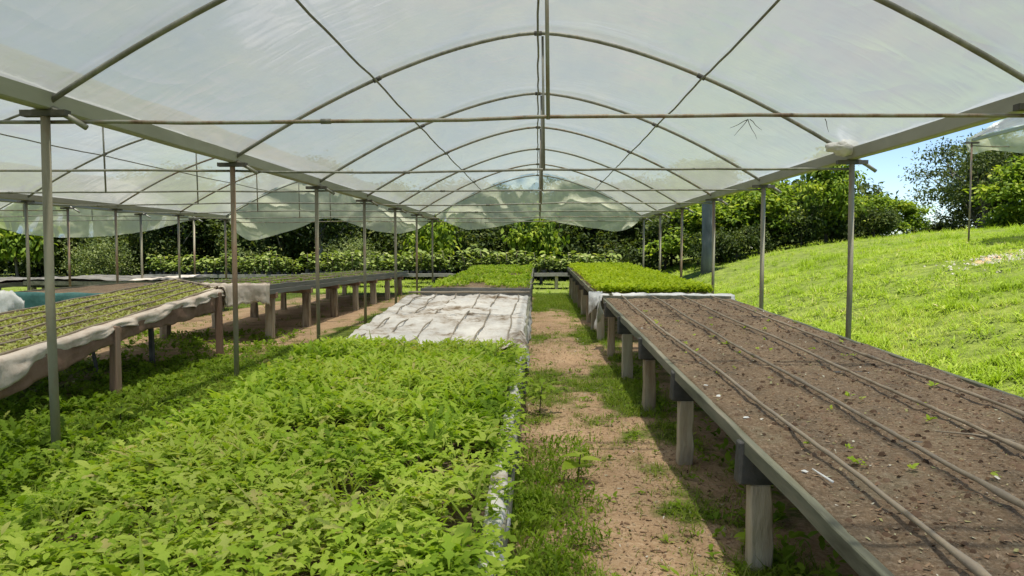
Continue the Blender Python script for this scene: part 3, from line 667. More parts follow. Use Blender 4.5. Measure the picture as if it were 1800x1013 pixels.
for t in (.08, .3, .53, .75, .97):
    MB().bar(CR(t) - (0, 0, .13), CL(t) - (0, 0, .13), .05, .09, .004).build('cross_beam', 'red_wood', tb)
MB().bar((-4.9, 9.2, -.05), (-4.95, 9.25, .68), .05, .05, .006).build('prop', 'beam_wood', tb)
MB().bar((-5.25, 8.6, -.03), (-5.5, 8.8, .66), .03, .03, .004).build('prop', 'beam_wood', tb)
edge = [tuple(CR(t) + (.03, 0, .025)) for t in np.linspace(-.02, 1, 30)]
drape('cloth_skirt', 'shade_brown_sheet', [tuple(np.array(p) - (.012, 0, .03)) for p in edge], lambda s: .25 + .05 * math.sin(s * 8) - .08 * s, tb, 110, 10, (1, 0, 0), .018, 14, 0, .03)['label'] = 'cloth underside hanging below the bench edge, its shade coloured in as brown'
drape('cloth_cover', 'pink_cloth', edge, lambda s: .075 + .20 * max(0, math.sin((s * 2.15 + .08) * math.pi)) ** 2.2 * (1 - .6 * s) + .025 * math.sin(s * 31), tb, 130, 10, (1, 0, 0), .03, 22, .12, .03)['label'] = 'pinkish white cloth folded over the bench edge'
drape('cloth_corner', 'pink_cloth', [tuple(CR(1) + (.06, -.05, .05)), tuple(CR(1) + (.05, .03, .06)), tuple(CR(1) + (-.12, .10, .05))], lambda s: .24, tb, 20, 8, (.8, .6, 0), .03, 26, .06, .05)
SW = [.04, .22, .40, .58, .76, .96]
for k, s in enumerate(SW):
    P = np.array([tilted_point(s, t) + (0, 0, .044 + .006 * math.sin(t * 30 + k)) for t in np.linspace(0, 1.0, 40)])
    tag(MB().tube(P, .0115, 7).build('irrigation_pipe', 'pipe_plastic', None, True), 'pipe between the pale seedling rows of the sloping bench, ' + ['nearest the aisle', 'second from the aisle', 'third from the aisle', 'fourth from the aisle', 'fifth from the aisle', 'furthest from the aisle'][k], 'pipe', 'pipes on the sloping bench')

# ---- far left tray bench
tf = lambda y: .90 - .014 * (np.asarray(y) - 12)
ftb = empty('tray_bench', (-5.2, 18, 0), 'long grey-sided tray bench on stout posts running to the back, left bay', 'bench')
bed_surface('soil', ftb, -6.2, -4.35, 11.6, 24.6, tf, 'bench_soil', .02, .1)
for x in (-4.32, -6.23):
    for q in range(2): side_board(ftb, (x + .012 * q, 11.55, tf(11.55) + .02 - .085 * q), (x + .012 * q, 24.6, tf(24.6) + .02 - .085 * q), .08, .03, 'tray_side')
side_board(ftb, (-6.25, 11.53, tf(11.5) + .02), (-4.30, 11.53, tf(11.5) + .02), .14, .03, 'tray_side')
bench_legs(ftb, (-6.25, -4.30), [12.0, 13.9, 15.8, 17.7, 19.6, 21.5, 23.4], lambda y: tf(y) - .12, 'leg_wood', .13, bh=.1, beam_mat='red_wood')
for k, x in enumerate((-4.5, -4.85, -5.2, -5.6)):
    P = wavy((x, 11.7, float(tf(11.7)) + .03), (x, 24.4, float(tf(24.4)) + .03), 50, .02, .012, 130 + k)
    tag(MB().tube(P, .013, 6).build('irrigation_pipe', 'pipe_plastic', None, True), 'pipe on the far grey tray bench, ' + ['nearest the aisle', 'second from the aisle', 'third from the aisle', 'furthest from the aisle'][k], 'pipe', 'pipes on the tray bench')
dc = drape('hanging_cloth', 'pink_cloth', [(-5.35, 11.5, .935), (-4.9, 11.5, .925), (-4.28, 11.5, .93), (-4.25, 11.62, .93)], lambda s: .30 + .05 * math.sin(s * 6) + .05 * s, None, 60, 10, (0, -1, 0), .03, 31, .12, .04)
tag(dc, 'pale cloth hung over the near end of the grey tray bench', 'cloth')

# ---- benches at the far left
def small_bench(name, x0, x1, y0, y1, z, label, mat='board_wood', skirt=None, cover=None, drop=.4):
    e = empty(name, ((x0 + x1) / 2, (y0 + y1) / 2, 0), label, 'bench')
    bed_surface('soil', e, x0, x1, y0, y1, lambda y: z + 0 * np.asarray(y), 'bench_soil', .02, .15)
    for x in (x0 - .02, x1 + .02): side_board(e, (x, y0, z + .01), (x, y1, z + .01), .12, .035, mat)
    side_board(e, (x0 - .04, y0 - .02, z + .012), (x1 + .04, y0 - .02, z + .012), .12, .035, mat)
    bench_legs(e, (x0 - .03, x1 + .03), list(np.arange(y0 + .25, y1, 1.9)), lambda y: z - .08, 'leg_wood', .1, bh=.1)
    if skirt: drape('net_skirt', skirt, [(x0 - .06, y0 - .05, z + .03), (x1 + .06, y0 - .05, z + .02), (x1 + .06, y1, z + .02)], lambda s: drop, e, 90, 8, (.3, -.9, 0), .03, 3, .06, .03)
    if cover:
        X, Y = np.meshgrid(np.linspace(x0 - .05, x1 + .05, 40), np.linspace(y0 - .05, y1, 50))
        Z = z + .04 + (fbm(X * 2.2, Y * 2.2, 5) - .4) * .12
        thicken(MB().grid(np.stack([X, Y, Z], -1)).build('cover_sheet', cover, e, True), .005)
    return e
small_bench('netted_bench', -10.0, -7.45, 13.0, 18.0, .66, 'bench with teal netting skirt behind the sloping bench, at far left', skirt='teal_net')
small_bench('sheeted_bench', -13.9, -10.2, 19.6, 22.6, .60, 'low dark bench topped with crumpled grey sheet at far left', cover='grey_sheet')
small_bench('sheeted_bench', -18.8, -14.4, 19.0, 22.4, .55, 'low dark bench with a flat pale sheet, furthest left', cover='grey_sheet')
tag(drape('hanging_cloth', 'white_rag', [(-7.15, 9.3, .95), (-6.75, 9.25, .93), (-6.55, 9.2, .80)], lambda s: .36 * (1 - .5 * s), None, 26, 8, (.5, -.8, 0), .06, 41, .12, .03), 'white cloth peak hanging at the left edge, behind the sloping bench', 'cloth')
MB_post = tag(MB().tube([(-6.85, 9.36, -.06), (-6.85, 9.36, .94)], .03, 8).build('cloth_stake', 'leg_wood', None), 'short stake holding up the white cloth at the left edge', 'stake')

# ================================================================== PLANTS ON THE BENCHES
def keep(x, y, z): return np.stack([x, y, z], -1)
def bed_weeds():
    parts = []
    n = 3200; x = U(-1.76, -.20, n); y = 1.0 + 5.08 * U(0, 1, n) ** .85
    dens = fbm(x * 2.6, y * 2.6, 71); ok = dens > .25 + .14 * rng.random(n); x, y = x[ok], y[ok]
    tone = np.clip((fbm(x * 1.3, y * 1.3, 73) - .42) * 2.0 + U(.1, .95, len(x)), 0, 1); hz = .0 + .15 * fbm(x * 2.2, y * 2.2, 75)
    B = keep(x, y, tl(y) + .005 + hz * .6); near = y < 3.6; kind = fbm(x * 1.7 + 9, y * 1.7, 77) + U(-.12, .12, len(x))
    lob = kind < .50; ovl = (kind >= .47) & (kind < .60); lan = kind >= .56
    parts.append(rosette(B[near & lob], 9, .085, LOBED, (-.2, .8), .07, tone[near & lob], .03))
    parts.append(rosette(B[~near & lob], 8, .092, LOBED2, (-.2, .8), .065, tone[~near & lob], .03))
    parts.append(rosette(B[ovl], 9, .072, OVAL, (-.25, .7), .07, np.clip(tone[ovl] + .1, 0, 1), .035))
    parts.append(rosette(B[lan], 10, .10, LANCE, (-.1, 1.1), .08, np.clip(tone[lan] + .2, 0, 1), .035))
    k = rng.random(len(x)) < .35
    parts.append(rosette(B[k], 5, .042, OVAL, (.0, .9), .09, tone[k], .04))
    k = rng.random(len(x)) < .10
    parts.append(rosette(B[k], 3, .07, LANCE, (-.3, .5), .09, np.full(k.sum(), 1.0), .05))
    # leaning over the edges
    n = 210; y = U(.9, 6.1, n); parts.append(rosette(keep(U(-.22, -.11, n), y, tl(y) + .025), 6, .08, LOBED, (-.4, .7), .04, None, .02))
    n = 260; y = U(.9, 6.1, n); parts.append(rosette(keep(U(-1.84, -1.70, n), y, tl(y)), 8, .10, LOBED, (-.5, .8), .06, None, .03))
    V, T, r = joined(parts)
    tag(link('leafy_plants', np_mesh('leafy_plants', V, T, 'bed_leaf', r)), 'dense mat of green lobed leaves covering the front bench', 'plants', kind='stuff')
    n = 120; y = U(1, 6.1, n); V, T, r = tufts(keep(U(-1.7, -.2, n), y, tl(y) + .03), 7, U(.12, .22, n), (.9, 1.5))
    tag(link('grass_stalks', np_mesh('grass_stalks', V, T, 'aisle_grass', r)), 'thin grass blades poking up through the leafy front bench', 'grass', kind='stuff')
bed_weeds()
def lime():
    n = 5200; y = 11.8 + 11.3 * U(0, 1, n) ** 1.3; x = U(1.0, 2.76, n)
    hh = .05 + .09 * fbm(x * 1.4, y * .8, 81)
    V, T, r = joined([rosette(keep(x, y, tr2(y) + hh * .4), 7, .085, OVAL, (.0, 1.0), .10, None, .03)])
    tag(link('lime_seedlings', np_mesh('lime_seedlings', V, T, 'lime_leaf', r)), 'thick carpet of lime green seedlings on the far right bench', 'seedlings', kind='stuff')
    n = 1900; y = U(12.5, 22.9, n); x = U(-1.85, -.18, n); ok = fbm(x * 2, y * 1.2, 83) > .4; x, y = x[ok], y[ok]
    V, T, r = rosette(keep(x, y, t3(y) + .0), 6, .085, OVAL, (.1, 1.1), .07, None, .03)
    tag(link('mixed_seedlings', np_mesh('mixed_seedlings', V, T, 'bed_leaf', r)), 'patchy green seedlings on the bench beyond the white sheet', 'seedlings', kind='stuff')
    P = []; 
    for a, b in zip(SW[:-1], SW[1:]):
        for row in (.16, .38, .62, .84):
            t = np.arange(.0, .985, .0055) ; s = a + (b - a) * row + rng.normal(0, .008, len(t))
            for q, w in zip(t, s):
                if rng.random() < .93: P.append(tilted_point(w, min(.985, q + rng.normal(0, .002))) + (0, 0, .008))
    V, T, r = rosette(np.array(P), 8, .046, OVAL, (.0, .9), .018, None, .014)
    tag(link('row_seedlings', np_mesh('row_seedlings', V, T, 'row_leaf', r)), 'rows of small pale green seedlings on the sloping left bench', 'seedlings', kind='stuff')
    n = 900; y = U(11.7, 24.4, n); V, T, r = rosette(keep(U(-6.1, -4.4, n), y, tf(y) - .01), 5, .05, OVAL, (.2, 1.2), .03, None, .02)
    tag(link('tray_sprouts', np_mesh('tray_sprouts', V, T, 'weed_leaf', r)), 'sparse sprouts on the far grey tray bench', 'seedlings', kind='stuff')
lime()
def litter():
    n = 17000; y = .9 + 9.7 * U(0, 1, n) ** 1.5; x = U(1.02, 2.74, n)
    z = tr(y) - .012 + (fbm(x * 4, y * 4, 41) - .5) * .048 + (fbm(x * 14, y * 14, 43) - .5) * .024
    s = .004 + .013 * rng.random(n) ** 4
    V, T, r = instances(CHIP, keep(x, y, z + .004), U(0, 6.3, n), rng.normal(0, .25, n), rng.normal(0, .3, n), np.stack([s * 1.5, s, s], -1), rng.random(n) ** 1.4)
    tag(link('leaf_litter', np_mesh('leaf_litter', V, T, 'litter', r)), 'fine dry leaf litter and pale chips strewn over the soil bench', 'litter', kind='stuff')
    n = 5200; y = .9 + 9.7 * U(0, 1, n) ** 1.5; x = U(1.02, 2.74, n); s = .007 + .028 * rng.random(n) ** 5
    z = tr(y) - .014 + (fbm(x * 4, y * 4, 41) - .5) * .048 + (fbm(x * 14, y * 14, 43) - .5) * .024
    V, T, r = instances(PEB, keep(x, y, z), U(0, 6.3, n), rng.normal(0, .1, n), rng.normal(0, .1, n), s, rng.random(n))
    tag(link('soil_clods', np_mesh('soil_clods', V, T, 'clod', r)), 'dark crumbs and clods of earth on the soil bench', 'clods', kind='stuff')
    n = 60; y = U(1, 9, n); x = U(1.1, 2.7, n); V, T, r = rosette(keep(x, y, tr(y)), 5, .035, OVAL, (.1, .9), .012, U(.6, 1, n), .008)
    tag(link('soil_sprouts', np_mesh('soil_sprouts', V, T, 'bed_leaf', r)), 'tiny pale sprouts scattered over the soil bench', 'sprouts', kind='stuff')
    for k, (x, y, s) in enumerate([(1.06, 3.75, .030), (1.04, 4.25, .034), (1.035, 4.55, .026), (1.03, 7.3, .022), (1.05, 2.9, .024)]):
        v, f, _ = instances(PEB, np.array([[x, y, float(tr(y)) + .002]]), np.array([k * 1.3]), np.zeros(1), np.zeros(1), np.array([[s * 1.1, s * .8, s * .4]]), np.zeros(1))
        tag(MB().add(v, [tuple(q) for q in f] + [(3, 2, 1, 0)]).build('pale_chip', 'white_rag', None), 'white chip on the path-side edge of the soil bench, ' + ['third from the front', 'second from the back but one', 'last before the middle', 'smallest and furthest back', 'nearest the camera'][k], 'chip', 'white chips on the bench edge')
    tag(MB().tube([(2.12, 3.32, float(tr(3.3)) + .012), (2.0, 3.42, float(tr(3.4)) + .014), (1.86, 3.48, float(tr(3.5)) + .012)], [.006, .005, .003], 6).build('dry_stick', 'pipe_plastic', None, True), 'short dry stick lying on the soil between two pipes', 'stick')
    tag(MB().tube([(1.10, 2.75, float(tr(2.7)) + .012), (1.08, 2.9, float(tr(2.9)) + .012)], [.005, .003], 6).build('pale_stalk', 'white_rag', None, True), 'pale straw on the soil near the bench edge', 'straw')
litter()

# ================================================================== GROUND COVER
def scatter(n, x0, x1, y0, y1, p, pw=1.0):
    x = U(x0, x1, n); y = y0 + (y1 - y0) * U(0, 1, n) ** pw; k = rng.random(n) < p(x, y); x, y = x[k], y[k]
    return x, y, gz(x, y)
def covers():
    # slope at the right
    P = []
    for n, x0, x1, y0, y1, nb, h in ((9500, 2.95, 9, 2.5, 12, 11, .13), (9000, 4, 15, 10, 22, 9, .16), (6500, 4, 24, 20, 36, 8, .19)):
        x, y, z = scatter(n, x0, x1, y0, y1, lambda x, y: .92 * sstep(2.9, 3.3, x) * (x < y * .78 + 2.5) * (1 - .7 * np.exp(-(((x - 9.0) / .9) ** 2 + ((y - 14.1) / .8) ** 2)) * 1.3))
        tone = np.clip((fbm(x * .8, y * .8, 91) - .5) * 2.1 + U(.15, .85, len(x)), 0, 1)
        P.append(tufts(keep(x, y, z - .01), nb, h * (.36 + .85 * fbm(x * 1.1, y * 1.1, 93) ** 1.5 + .5 * (fbm(x * 2.2, y * 2.2, 94) > .62)), (.35, 1.45), tone, 1.2))
    V, T, r = joined(P)
    tag(link('slope_grass', np_mesh('slope_grass', V, T, 'hill_grass', r)), 'long bright green grass on the slope right of the posts', 'grass', kind='stuff')
    x, y, z = scatter(4200, 3.1, 12, 3, 18, lambda x, y: (fbm(x * 1.1, y * 1.1, 97) > .5))
    V, T, r = rosette(keep(x, y, z + .02), 7, .11, LANCE, (.2, 1.2), .07, None, .04)
    tag(link('slope_weeds', np_mesh('slope_weeds', V, T, 'hill_grass', r)), 'broader weeds among the grass of the slope', 'weeds', kind='stuff')
    # path and aisles
    P = []
    x, y, z = scatter(11000, -.2, 1.35, 2.4, 24, lambda x, y: veg(x, y) ** 1.6, 1.5)
    P.append(tufts(keep(x, y, z - .005), 8, .035 + .075 * veg(x, y), (.4, 1.4), None, 1.3))
    x, y, z = scatter(1500, -.16, .34, 2.2, 5.4, lambda x, y: .8 * veg(x, y) * (fbm(x * 4, y * 4, 133) > .47))
    P.append(tufts(keep(x, y, z - .005), 8, .06 + .12 * fbm(x * 3, y * 3, 135), (.5, 1.5), None, 1.0))
    x, y, z = scatter(9000, -4.6, -1.8, 3.2, 12, lambda x, y: veg(x, y) ** 1.5)
    P.append(tufts(keep(x, y, z - .005), 8, .05 + .06 * veg(x, y), (.4, 1.4), None, 1.3))
    x, y, z = scatter(7000, -14, -1.8, 9, 34, lambda x, y: veg(x, y) ** 1.6)
    P.append(tufts(keep(x, y, z - .005), 8, .10, (.4, 1.4), None, 1.8))
    x, y, z = scatter(3000, -20, 4, 24, 40, lambda x, y: .9)
    P.append(tufts(keep(x, y, z - .005), 8, .14, (.4, 1.4), None, 2))
    V, T, r = joined(P)
    tag(link('short_grass', np_mesh('short_grass', V, T, 'aisle_grass', r)), 'short patchy grass on the path and aisles between the benches', 'grass', kind='stuff')
    P = []
    x, y, z = scatter(2600, -.15, 1.3, 2.4, 20, lambda x, y: veg(x, y) ** 2 * .8, 1.6); P.append(rosette(keep(x, y, z + .003), 6, .045, OVAL, (.0, .8), .03, None, .02))
    x, y, z = scatter(1500, -.16, .36, 2.2, 5.6, lambda x, y: .8 * veg(x, y)); P.append(rosette(keep(x, y, z + .01), 8, .055, LOBED2, (.0, 1.1), .10, None, .03))
    x, y, z = scatter(1500, 1.1, 2.7, 2.4, 10, lambda x, y: veg(x, y) * .8, 1.3); P.append(rosette(keep(x, y, z + .01), 7, .065, OVAL, (.0, .9), .06, None, .03))
    x, y, z = scatter(6000, -4.9, -1.85, 3.0, 11, lambda x, y: veg(x, y) ** 1.4 * .9, 1.2); P.append(rosette(keep(x, y, z + .005), 7, .06, OVAL, (.0, .9), .05, None, .03))
    x, y, z = scatter(900, -4.6, -2.0, 3.2, 6.4, lambda x, y: (fbm(x * 1.3, y * 1.3, 99) > .42) * .9); P.append(rosette(keep(x, y, z + .01), 9, .12, LOBED, (.1, 1.1), .14, None, .03))
    x, y, z = scatter(3200, -7.2, -4.0, 5.0, 13, lambda x, y: veg(x, y) * .7); P.append(rosette(keep(x, y, z + .01), 7, .075, OVAL, (.0, .9), .06, None, .03))
    V, T, r = joined(P)
    tag(link('low_weeds', np_mesh('low_weeds', V, T, 'weed_leaf', r)), 'low leafy weeds spreading over the path edges and aisles', 'weeds', kind='stuff')
    n = 17000; x = U(-.2, 1.2, n); y = 2.3 + 12 * U(0, 1, n) ** 1.6; z = gz(x, y); s = .004 + .012 * rng.random(n) ** 4
    V, T, r = instances(CHIP, keep(x, y, z + .004), U(0, 6.3, n), rng.normal(0, .25, n), rng.normal(0, .3, n), np.stack([s * 2.4, s, s], -1), rng.random(n))
    tag(link('path_litter', np_mesh('path_litter', V, T, 'litter', r)), 'dry leaf scraps and crumbs on the bare earth path', 'litter', kind='stuff')
    n = 420; x = rng.normal(9.0, .55, n); y = rng.normal(14.1, .45, n); s = .02 + .07 * rng.random(n) ** 2
    V, T, r = instances(PEB, keep(x, y, gz(x, y)), U(0, 6.3, n), rng.normal(0, .2, n), rng.normal(0, .2, n), s, rng.random(n))
    tag(link('rubble_patch', np_mesh('rubble_patch', V, T, 'rubble', r)), 'grey patch of rubble and dry stalks on the slope at right', 'rubble', kind='stuff')
covers()

# single plants by the path
def single_plant(name, loc, h, nleaf, L, proto, mat, label, cat='plant', seed=0):
    e = empty(name, loc, label, cat); g = np.random.default_rng(seed)
    MB().tube([loc, (loc[0] + .01, loc[1], loc[2] + h * .5), (loc[0] + .02, loc[1], loc[2] + h)], [.006, .005, .004], 6).build('stem', 'bark_dark', e, True)
    for k in range(nleaf):
        t = .55 + .45 * k / max(1, nleaf - 1); b = np.array([[.02 * t, 0, h * t]])
        v, f, r = instances(proto, b, np.array([k * 2.4 + g.uniform(-.3, .3)]), np.array([g.uniform(-.1, .45)]), np.array([g.uniform(-.2, .2)]), np.array([L * g.uniform(.75, 1.15)]), np.array([g.uniform(.45, .9)]))
        link('leaf', np_mesh('leaf', v, f, mat, r, True), e)
    return e
BROAD = leaf_strip([0, .12, .3, .55, .8, 1], [.03, .24, .36, .36, .20, .0], .35, .12)
single_plant('broadleaf_sapling', (.255, 4.65, float(gz(.255, 4.65))), .20, 5, .15, BROAD, 'bed_leaf', 'small broad-leaved sapling standing on the path', seed=3)
single_plant('lobed_weed', (.02, 6.6, float(gz(.02, 6.6))), .26, 14, .19, LOBED, 'weed_leaf', 'bushy dark green weed at the bench foot, beside the middle of the path', seed=5)
single_plant('broadleaf_weed', (-3.55, 6.1, float(gz(-3.55, 6.1))), .16, 6, .14, BROAD, 'bed_leaf', 'round-leaved weed beside the nearest left post', seed=8)
single_plant('broadleaf_weed', (1.02, 3.55, float(gz(1.02, 3.55))), .12, 9, .085, BROAD, 'bed_leaf', 'pale round-leaved weed at the foot of the nearest bench leg', seed=9)
def grass_clump(loc, n, h, label, seed):
    b = np.array([loc]); V, T, r = tufts(b, n, np.array([h]), (1.0, 1.5), np.array([.35]), 1.6)
    tag(link('grass_clump', np_mesh('grass_clump', V, T, 'weed_leaf', r)), label, 'grass')
grass_clump((-.47, 3.2, float(tl(3.2))), 9, .32, 'tall grass clump rising out of the leafy front bench near the path', 1)
grass_clump((-1.45, 5.2, float(tl(5.2))), 9, .28, 'tall grass clump near the back left of the leafy front bench', 2)

ORD = ['first', 'second', 'third', 'fourth', 'fifth', 'sixth', 'seventh', 'eighth', 'ninth', 'tenth', 'eleventh', 'twelfth', 'thirteenth', 'fourteenth', 'fifteenth', 'sixteenth', 'seventeenth', 'eighteenth', 'nineteenth', 'twentieth', 'twenty-first', 'twenty-second', 'twenty-third', 'twenty-fourth', 'twenty-fifth', 'twenty-sixth', 'twenty-seventh', 'twenty-eighth', 'twenty-ninth', 'thirtieth', 'thirty-first', 'thirty-second', 'thirty-third', 'thirty-fourth']
def number_off(objs, text):
    """label a row of look-alikes by their place from the left as seen from the path"""
    for k, o in enumerate(sorted(objs, key=lambda o: o.location.x / o.location.y)): o['label'] = text % ORD[k]
# ---- saplings on benches across the back
def sapling_proto(seed, h=.62):
    g = np.random.default_rng(seed); m = MB()
    m.tube([(0, 0, 0), (.02, 0, h * .5), (g.uniform(-.05, .05), g.uniform(-.05, .05), h * .95)], [.012, .01, .005], 5)
    n = 46; t = g.uniform(.12, 1, n); a = g.uniform(0, 6.28, n); rr = g.uniform(.0, .16, n)
    pos = np.stack([np.cos(a) * rr, np.sin(a) * rr, h * t], -1)
    V, T, r = instances(BROAD, pos, a - 1.57 + g.normal(0, .4, n), g.uniform(-.5, .5, n), g.normal(0, .3, n), g.uniform(.11, .20, n), np.clip(t * .45 + g.uniform(0, .55, n), 0, 1))
    bag = MB(); bag.tube([(0, 0, -.16), (0, 0, -.1), (0, 0, 0)], [.06, .068, .066], 9)
    return m.mesh('stem', 'bark_dark', True), np_mesh('foliage', V, T, 'sapling_leaf', r), bag.mesh('grow_bag', 'beam_wood', True)
SP = [sapling_proto(200 + k, .55 + .06 * k) for k in range(5)]
def back_bench(x0, x1, y, z, label):
    e = empty('nursery_bench', ((x0 + x1) / 2, y, 0), label, 'bench')
    m = MB().box((x0, y - .55, z - .05), (x1, y + .55, z - .003)); m.build('table_top', 'beam_wood', e)
    side_board(e, (x0, y - .58, z + .05), (x1, y - .58, z + .05), .13, .03, 'tray_side')
    for xx in np.arange(x0 + .2, x1, 1.7):
        for dy in (-.45, .45):
            MB().box((xx - .05, y + dy - .05, float(gz(xx, y)) - .1), (xx + .05, y + dy + .05, z - .052), .008).build('leg', 'leg_wood', e)
rp = random.Random(5)
for (x0, x1, y, z, lab, side) in ((-15.5, -9.3, 29.2, .42, 'nursery bench of potted saplings behind the far left sheeted benches', 'left'), (-9.0, -3.2, 28.4, .50, 'nursery bench of potted saplings behind the grey tray bench', 'middle'), (-2.9, 3.0, 27.6, .55, 'nursery bench of potted saplings across the end of the path', 'right')):
    back_bench(x0, x1, y, z, lab)
    for row, dy in enumerate((-.3, .2)):
        x = x0 + .15; row_objs = []
        while x < x1 - .1:
            st, fo, bg = rp.choice(SP); s = rp.uniform(.8, 1.25)
            e = empty('potted_sapling', (x, y + dy + rp.uniform(-.08, .08), z + .16), {'left': 'leafy green sapling in a dark bag on the far left nursery bench', 'middle': 'leafy green sapling in a dark bag on the middle nursery bench', 'right': 'leafy green sapling in a dark bag on the nursery bench beyond the path'}[side], 'sapling', 'saplings on the ' + side + ' nursery bench', rp.uniform(0, 6.28))
            e.scale = (s, s, s * rp.uniform(.68, 1.0)); e.location.z = z + .16 * e.scale.z
            link('stem', st, e); link('foliage', fo, e); link('grow_bag', bg, e)
            x += rp.uniform(.27, .42); row_objs.append(e)
        number_off(row_objs, 'potted sapling, %s from left, ' + ('front', 'back')[row] + ' row, ' + {'left': 'far left nursery bench', 'middle': 'middle nursery bench', 'right': 'nursery bench beyond the path'}[side])

# ================================================================== TREES AND SHRUBS
def crown_mesh(name, mat, blobs, nclump, nleaf, leaf, size, clump_r, seed, down=0.0, shell=.55):
    """leaf clumps through the volume of a few ellipsoids (x,y,z,rx,ry,rz); uneven, with gaps"""
    g = np.random.default_rng(seed); C = []; vol = np.array([b[3] * b[4] * b[5] for b in blobs]) ** .67; vol /= vol.sum()
    for b, k in zip(blobs, g.multinomial(nclump, vol)):
        d = g.normal(size=(k, 3)); d /= np.linalg.norm(d, axis=1)[:, None]; r = shell + (1 - shell) * g.random(k) ** .6
        r = np.where(g.random(k) < .18, r * g.random(k), r); C.append(np.array(b[:3]) + d * r[:, None] * np.array(b[3:]) * g.uniform(.86, 1.14, (k, 1)))
    C = np.concatenate(C); n = len(C)
    off = g.normal(size=(n, nleaf, 3)) * clump_r * g.uniform(.6, 1.3, (n, 1, 1)) * np.array([1, 1, .7]); P = (C[:, None] + off).reshape(-1, 3); N_ = len(P)
    ct = g.uniform(0, 1, n); rn = np.clip(np.repeat(ct, nleaf) * .45 + g.uniform(0, .55, N_), 0, 1)
    V, T, r = instances(leaf, P, g.uniform(0, 6.28, N_), g.normal(-down, .55, N_), g.normal(0, .6, N_), size * g.uniform(.6, 1.25, N_), rn)
    return np_mesh(name, V, T, mat, r), C
def trunk_mesh(name, mat, h, r, C, seed, nl=9, lean=.1, split=.45):
    g = np.random.default_rng(seed); m = MB(); ln = g.uniform(-lean, lean, 2); pts = []; k = 8
    for i in range(k): t = i / (k - 1); pts.append((ln[0] * t * h + g.uniform(-.02, .02) * h * .2, ln[1] * t * h, h * t - .15 * (i == 0)))
    m.tube(pts, [r * (1.25 if i == 0 else 1 - .6 * i / (k - 1)) for i in range(k)], 9)
    for c in C[g.choice(len(C), min(nl, len(C)), replace=False)]:
        i = g.integers(int(k * split), k); a = np.array(pts[i]); md = (a + c) / 2 + np.array([0, 0, -.06 * np.linalg.norm(c - a)])
        m.tube([a, md, c], [r * .42, r * .28, r * .08], 6)
    return m.mesh(name, mat, True)
def tree_proto(kind, seed):
    g = np.random.default_rng(seed)
    if kind == 'forest':
        H = 5.2; bl = [(g.uniform(-1.2, 1.2), g.uniform(-1.2, 1.2), g.uniform(4.2, 8.5), g.uniform(1.5, 2.6), g.uniform(1.5, 2.6), g.uniform(1.1, 1.9)) for _ in range(7)]
        cm, C = crown_mesh('crown', 'forest_leaf', bl, 170, 42, DIAM, .30, .42, seed, .3); return cm, trunk_mesh('trunk', 'bark_pale' if seed % 2 else 'bark_dark', H, .17, C, seed)
    if kind == 'shrub':
        bl = [(g.uniform(-.8, .8), g.uniform(-.6, .6), g.uniform(.5, 1.7), g.uniform(.6, 1.0), g.uniform(.6, 1.0), g.uniform(.5, .8)) for _ in range(5)]
        cm, C = crown_mesh('crown', 'forest_leaf', bl, 90, 40, DIAM, .18, .22, seed, .3); return cm, trunk_mesh('trunk', 'bark_dark', .9, .05, C, seed, 8, .1, .2)
    if kind == 'bright':
        bl = [(g.uniform(-.5, .5), g.uniform(-.5, .5), g.uniform(1.1, 2.7), g.uniform(.5, .85), g.uniform(.5, .85), g.uniform(.4, .7)) for _ in range(6)]
        cm, C = crown_mesh('crown', 'bright_leaf', bl, 70, 26, OVAL, .24, .20, seed, .75); return cm, trunk_mesh('trunk', 'bark_dark', 1.8, .06, C, seed)
    if kind == 'orchard':
        bl = [(g.uniform(-1.1, 1.1), g.uniform(-1, 1), g.uniform(1.0, 3.9), g.uniform(.8, 1.3), g.uniform(.8, 1.3), g.uniform(.6, 1.0)) for _ in range(9)]
        cm, C = crown_mesh('crown', 'bright_leaf', bl, 150, 34, OVAL, .25, .27, seed, .5); return cm, trunk_mesh('trunk', 'bark_dark', 2.6, .10, C, seed)
    if kind == 'umbrella':
        bl = [(g.uniform(-3.8, 3.8), g.uniform(-2.5, 2.5), g.uniform(1.3, 5.0), g.uniform(1.2, 2.1), g.uniform(1.2, 2.0), g.uniform(.4, .8)) for _ in range(17)]
        cm, C = crown_mesh('crown', 'olive_leaf', bl, 300, 52, DIAM, .20, .33, seed, .1, .3); return cm, trunk_mesh('trunk', 'bark_dark', 3.2, .15, C, seed, 20, .05, .2)
    if kind == 'bush':
        cm, C = crown_mesh('crown', 'bush_leaf', [(0, 0, .9, 1.5, 1.2, 1.05), (.7, 0, .7, .9, .9, .8), (-.6, .1, 1.0, .9, .8, .8)], 170, 34, OVAL, .11, .18, seed, .2); return cm, trunk_mesh('trunk', 'bark_dark', .7, .06, C, seed, 10, .1, .2)
PROTO = {k: [tree_proto(k, 300 + 10 * i + j) for j in range(nv)] for i, (k, nv) in enumerate((('forest', 4), ('shrub', 3), ('bright', 2), ('orchard', 3), ('umbrella', 2), ('bush', 2)))}
rt = random.Random(21)
def plant(name, kind, x, y, s, label, cat='tree', group=None, sz=None, var=None, rz=None, dz=0):
    cm, tm = PROTO[kind][var if var is not None else rt.randrange(len(PROTO[kind]))]
    e = empty(name, (x, y, float(gz(x, y)) + dz), label, cat, group, rt.uniform(0, 6.28) if rz is None else rz); e.scale = (s, s, sz or s)
    link('trunk', tm, e); link('crown', cm, e); return e
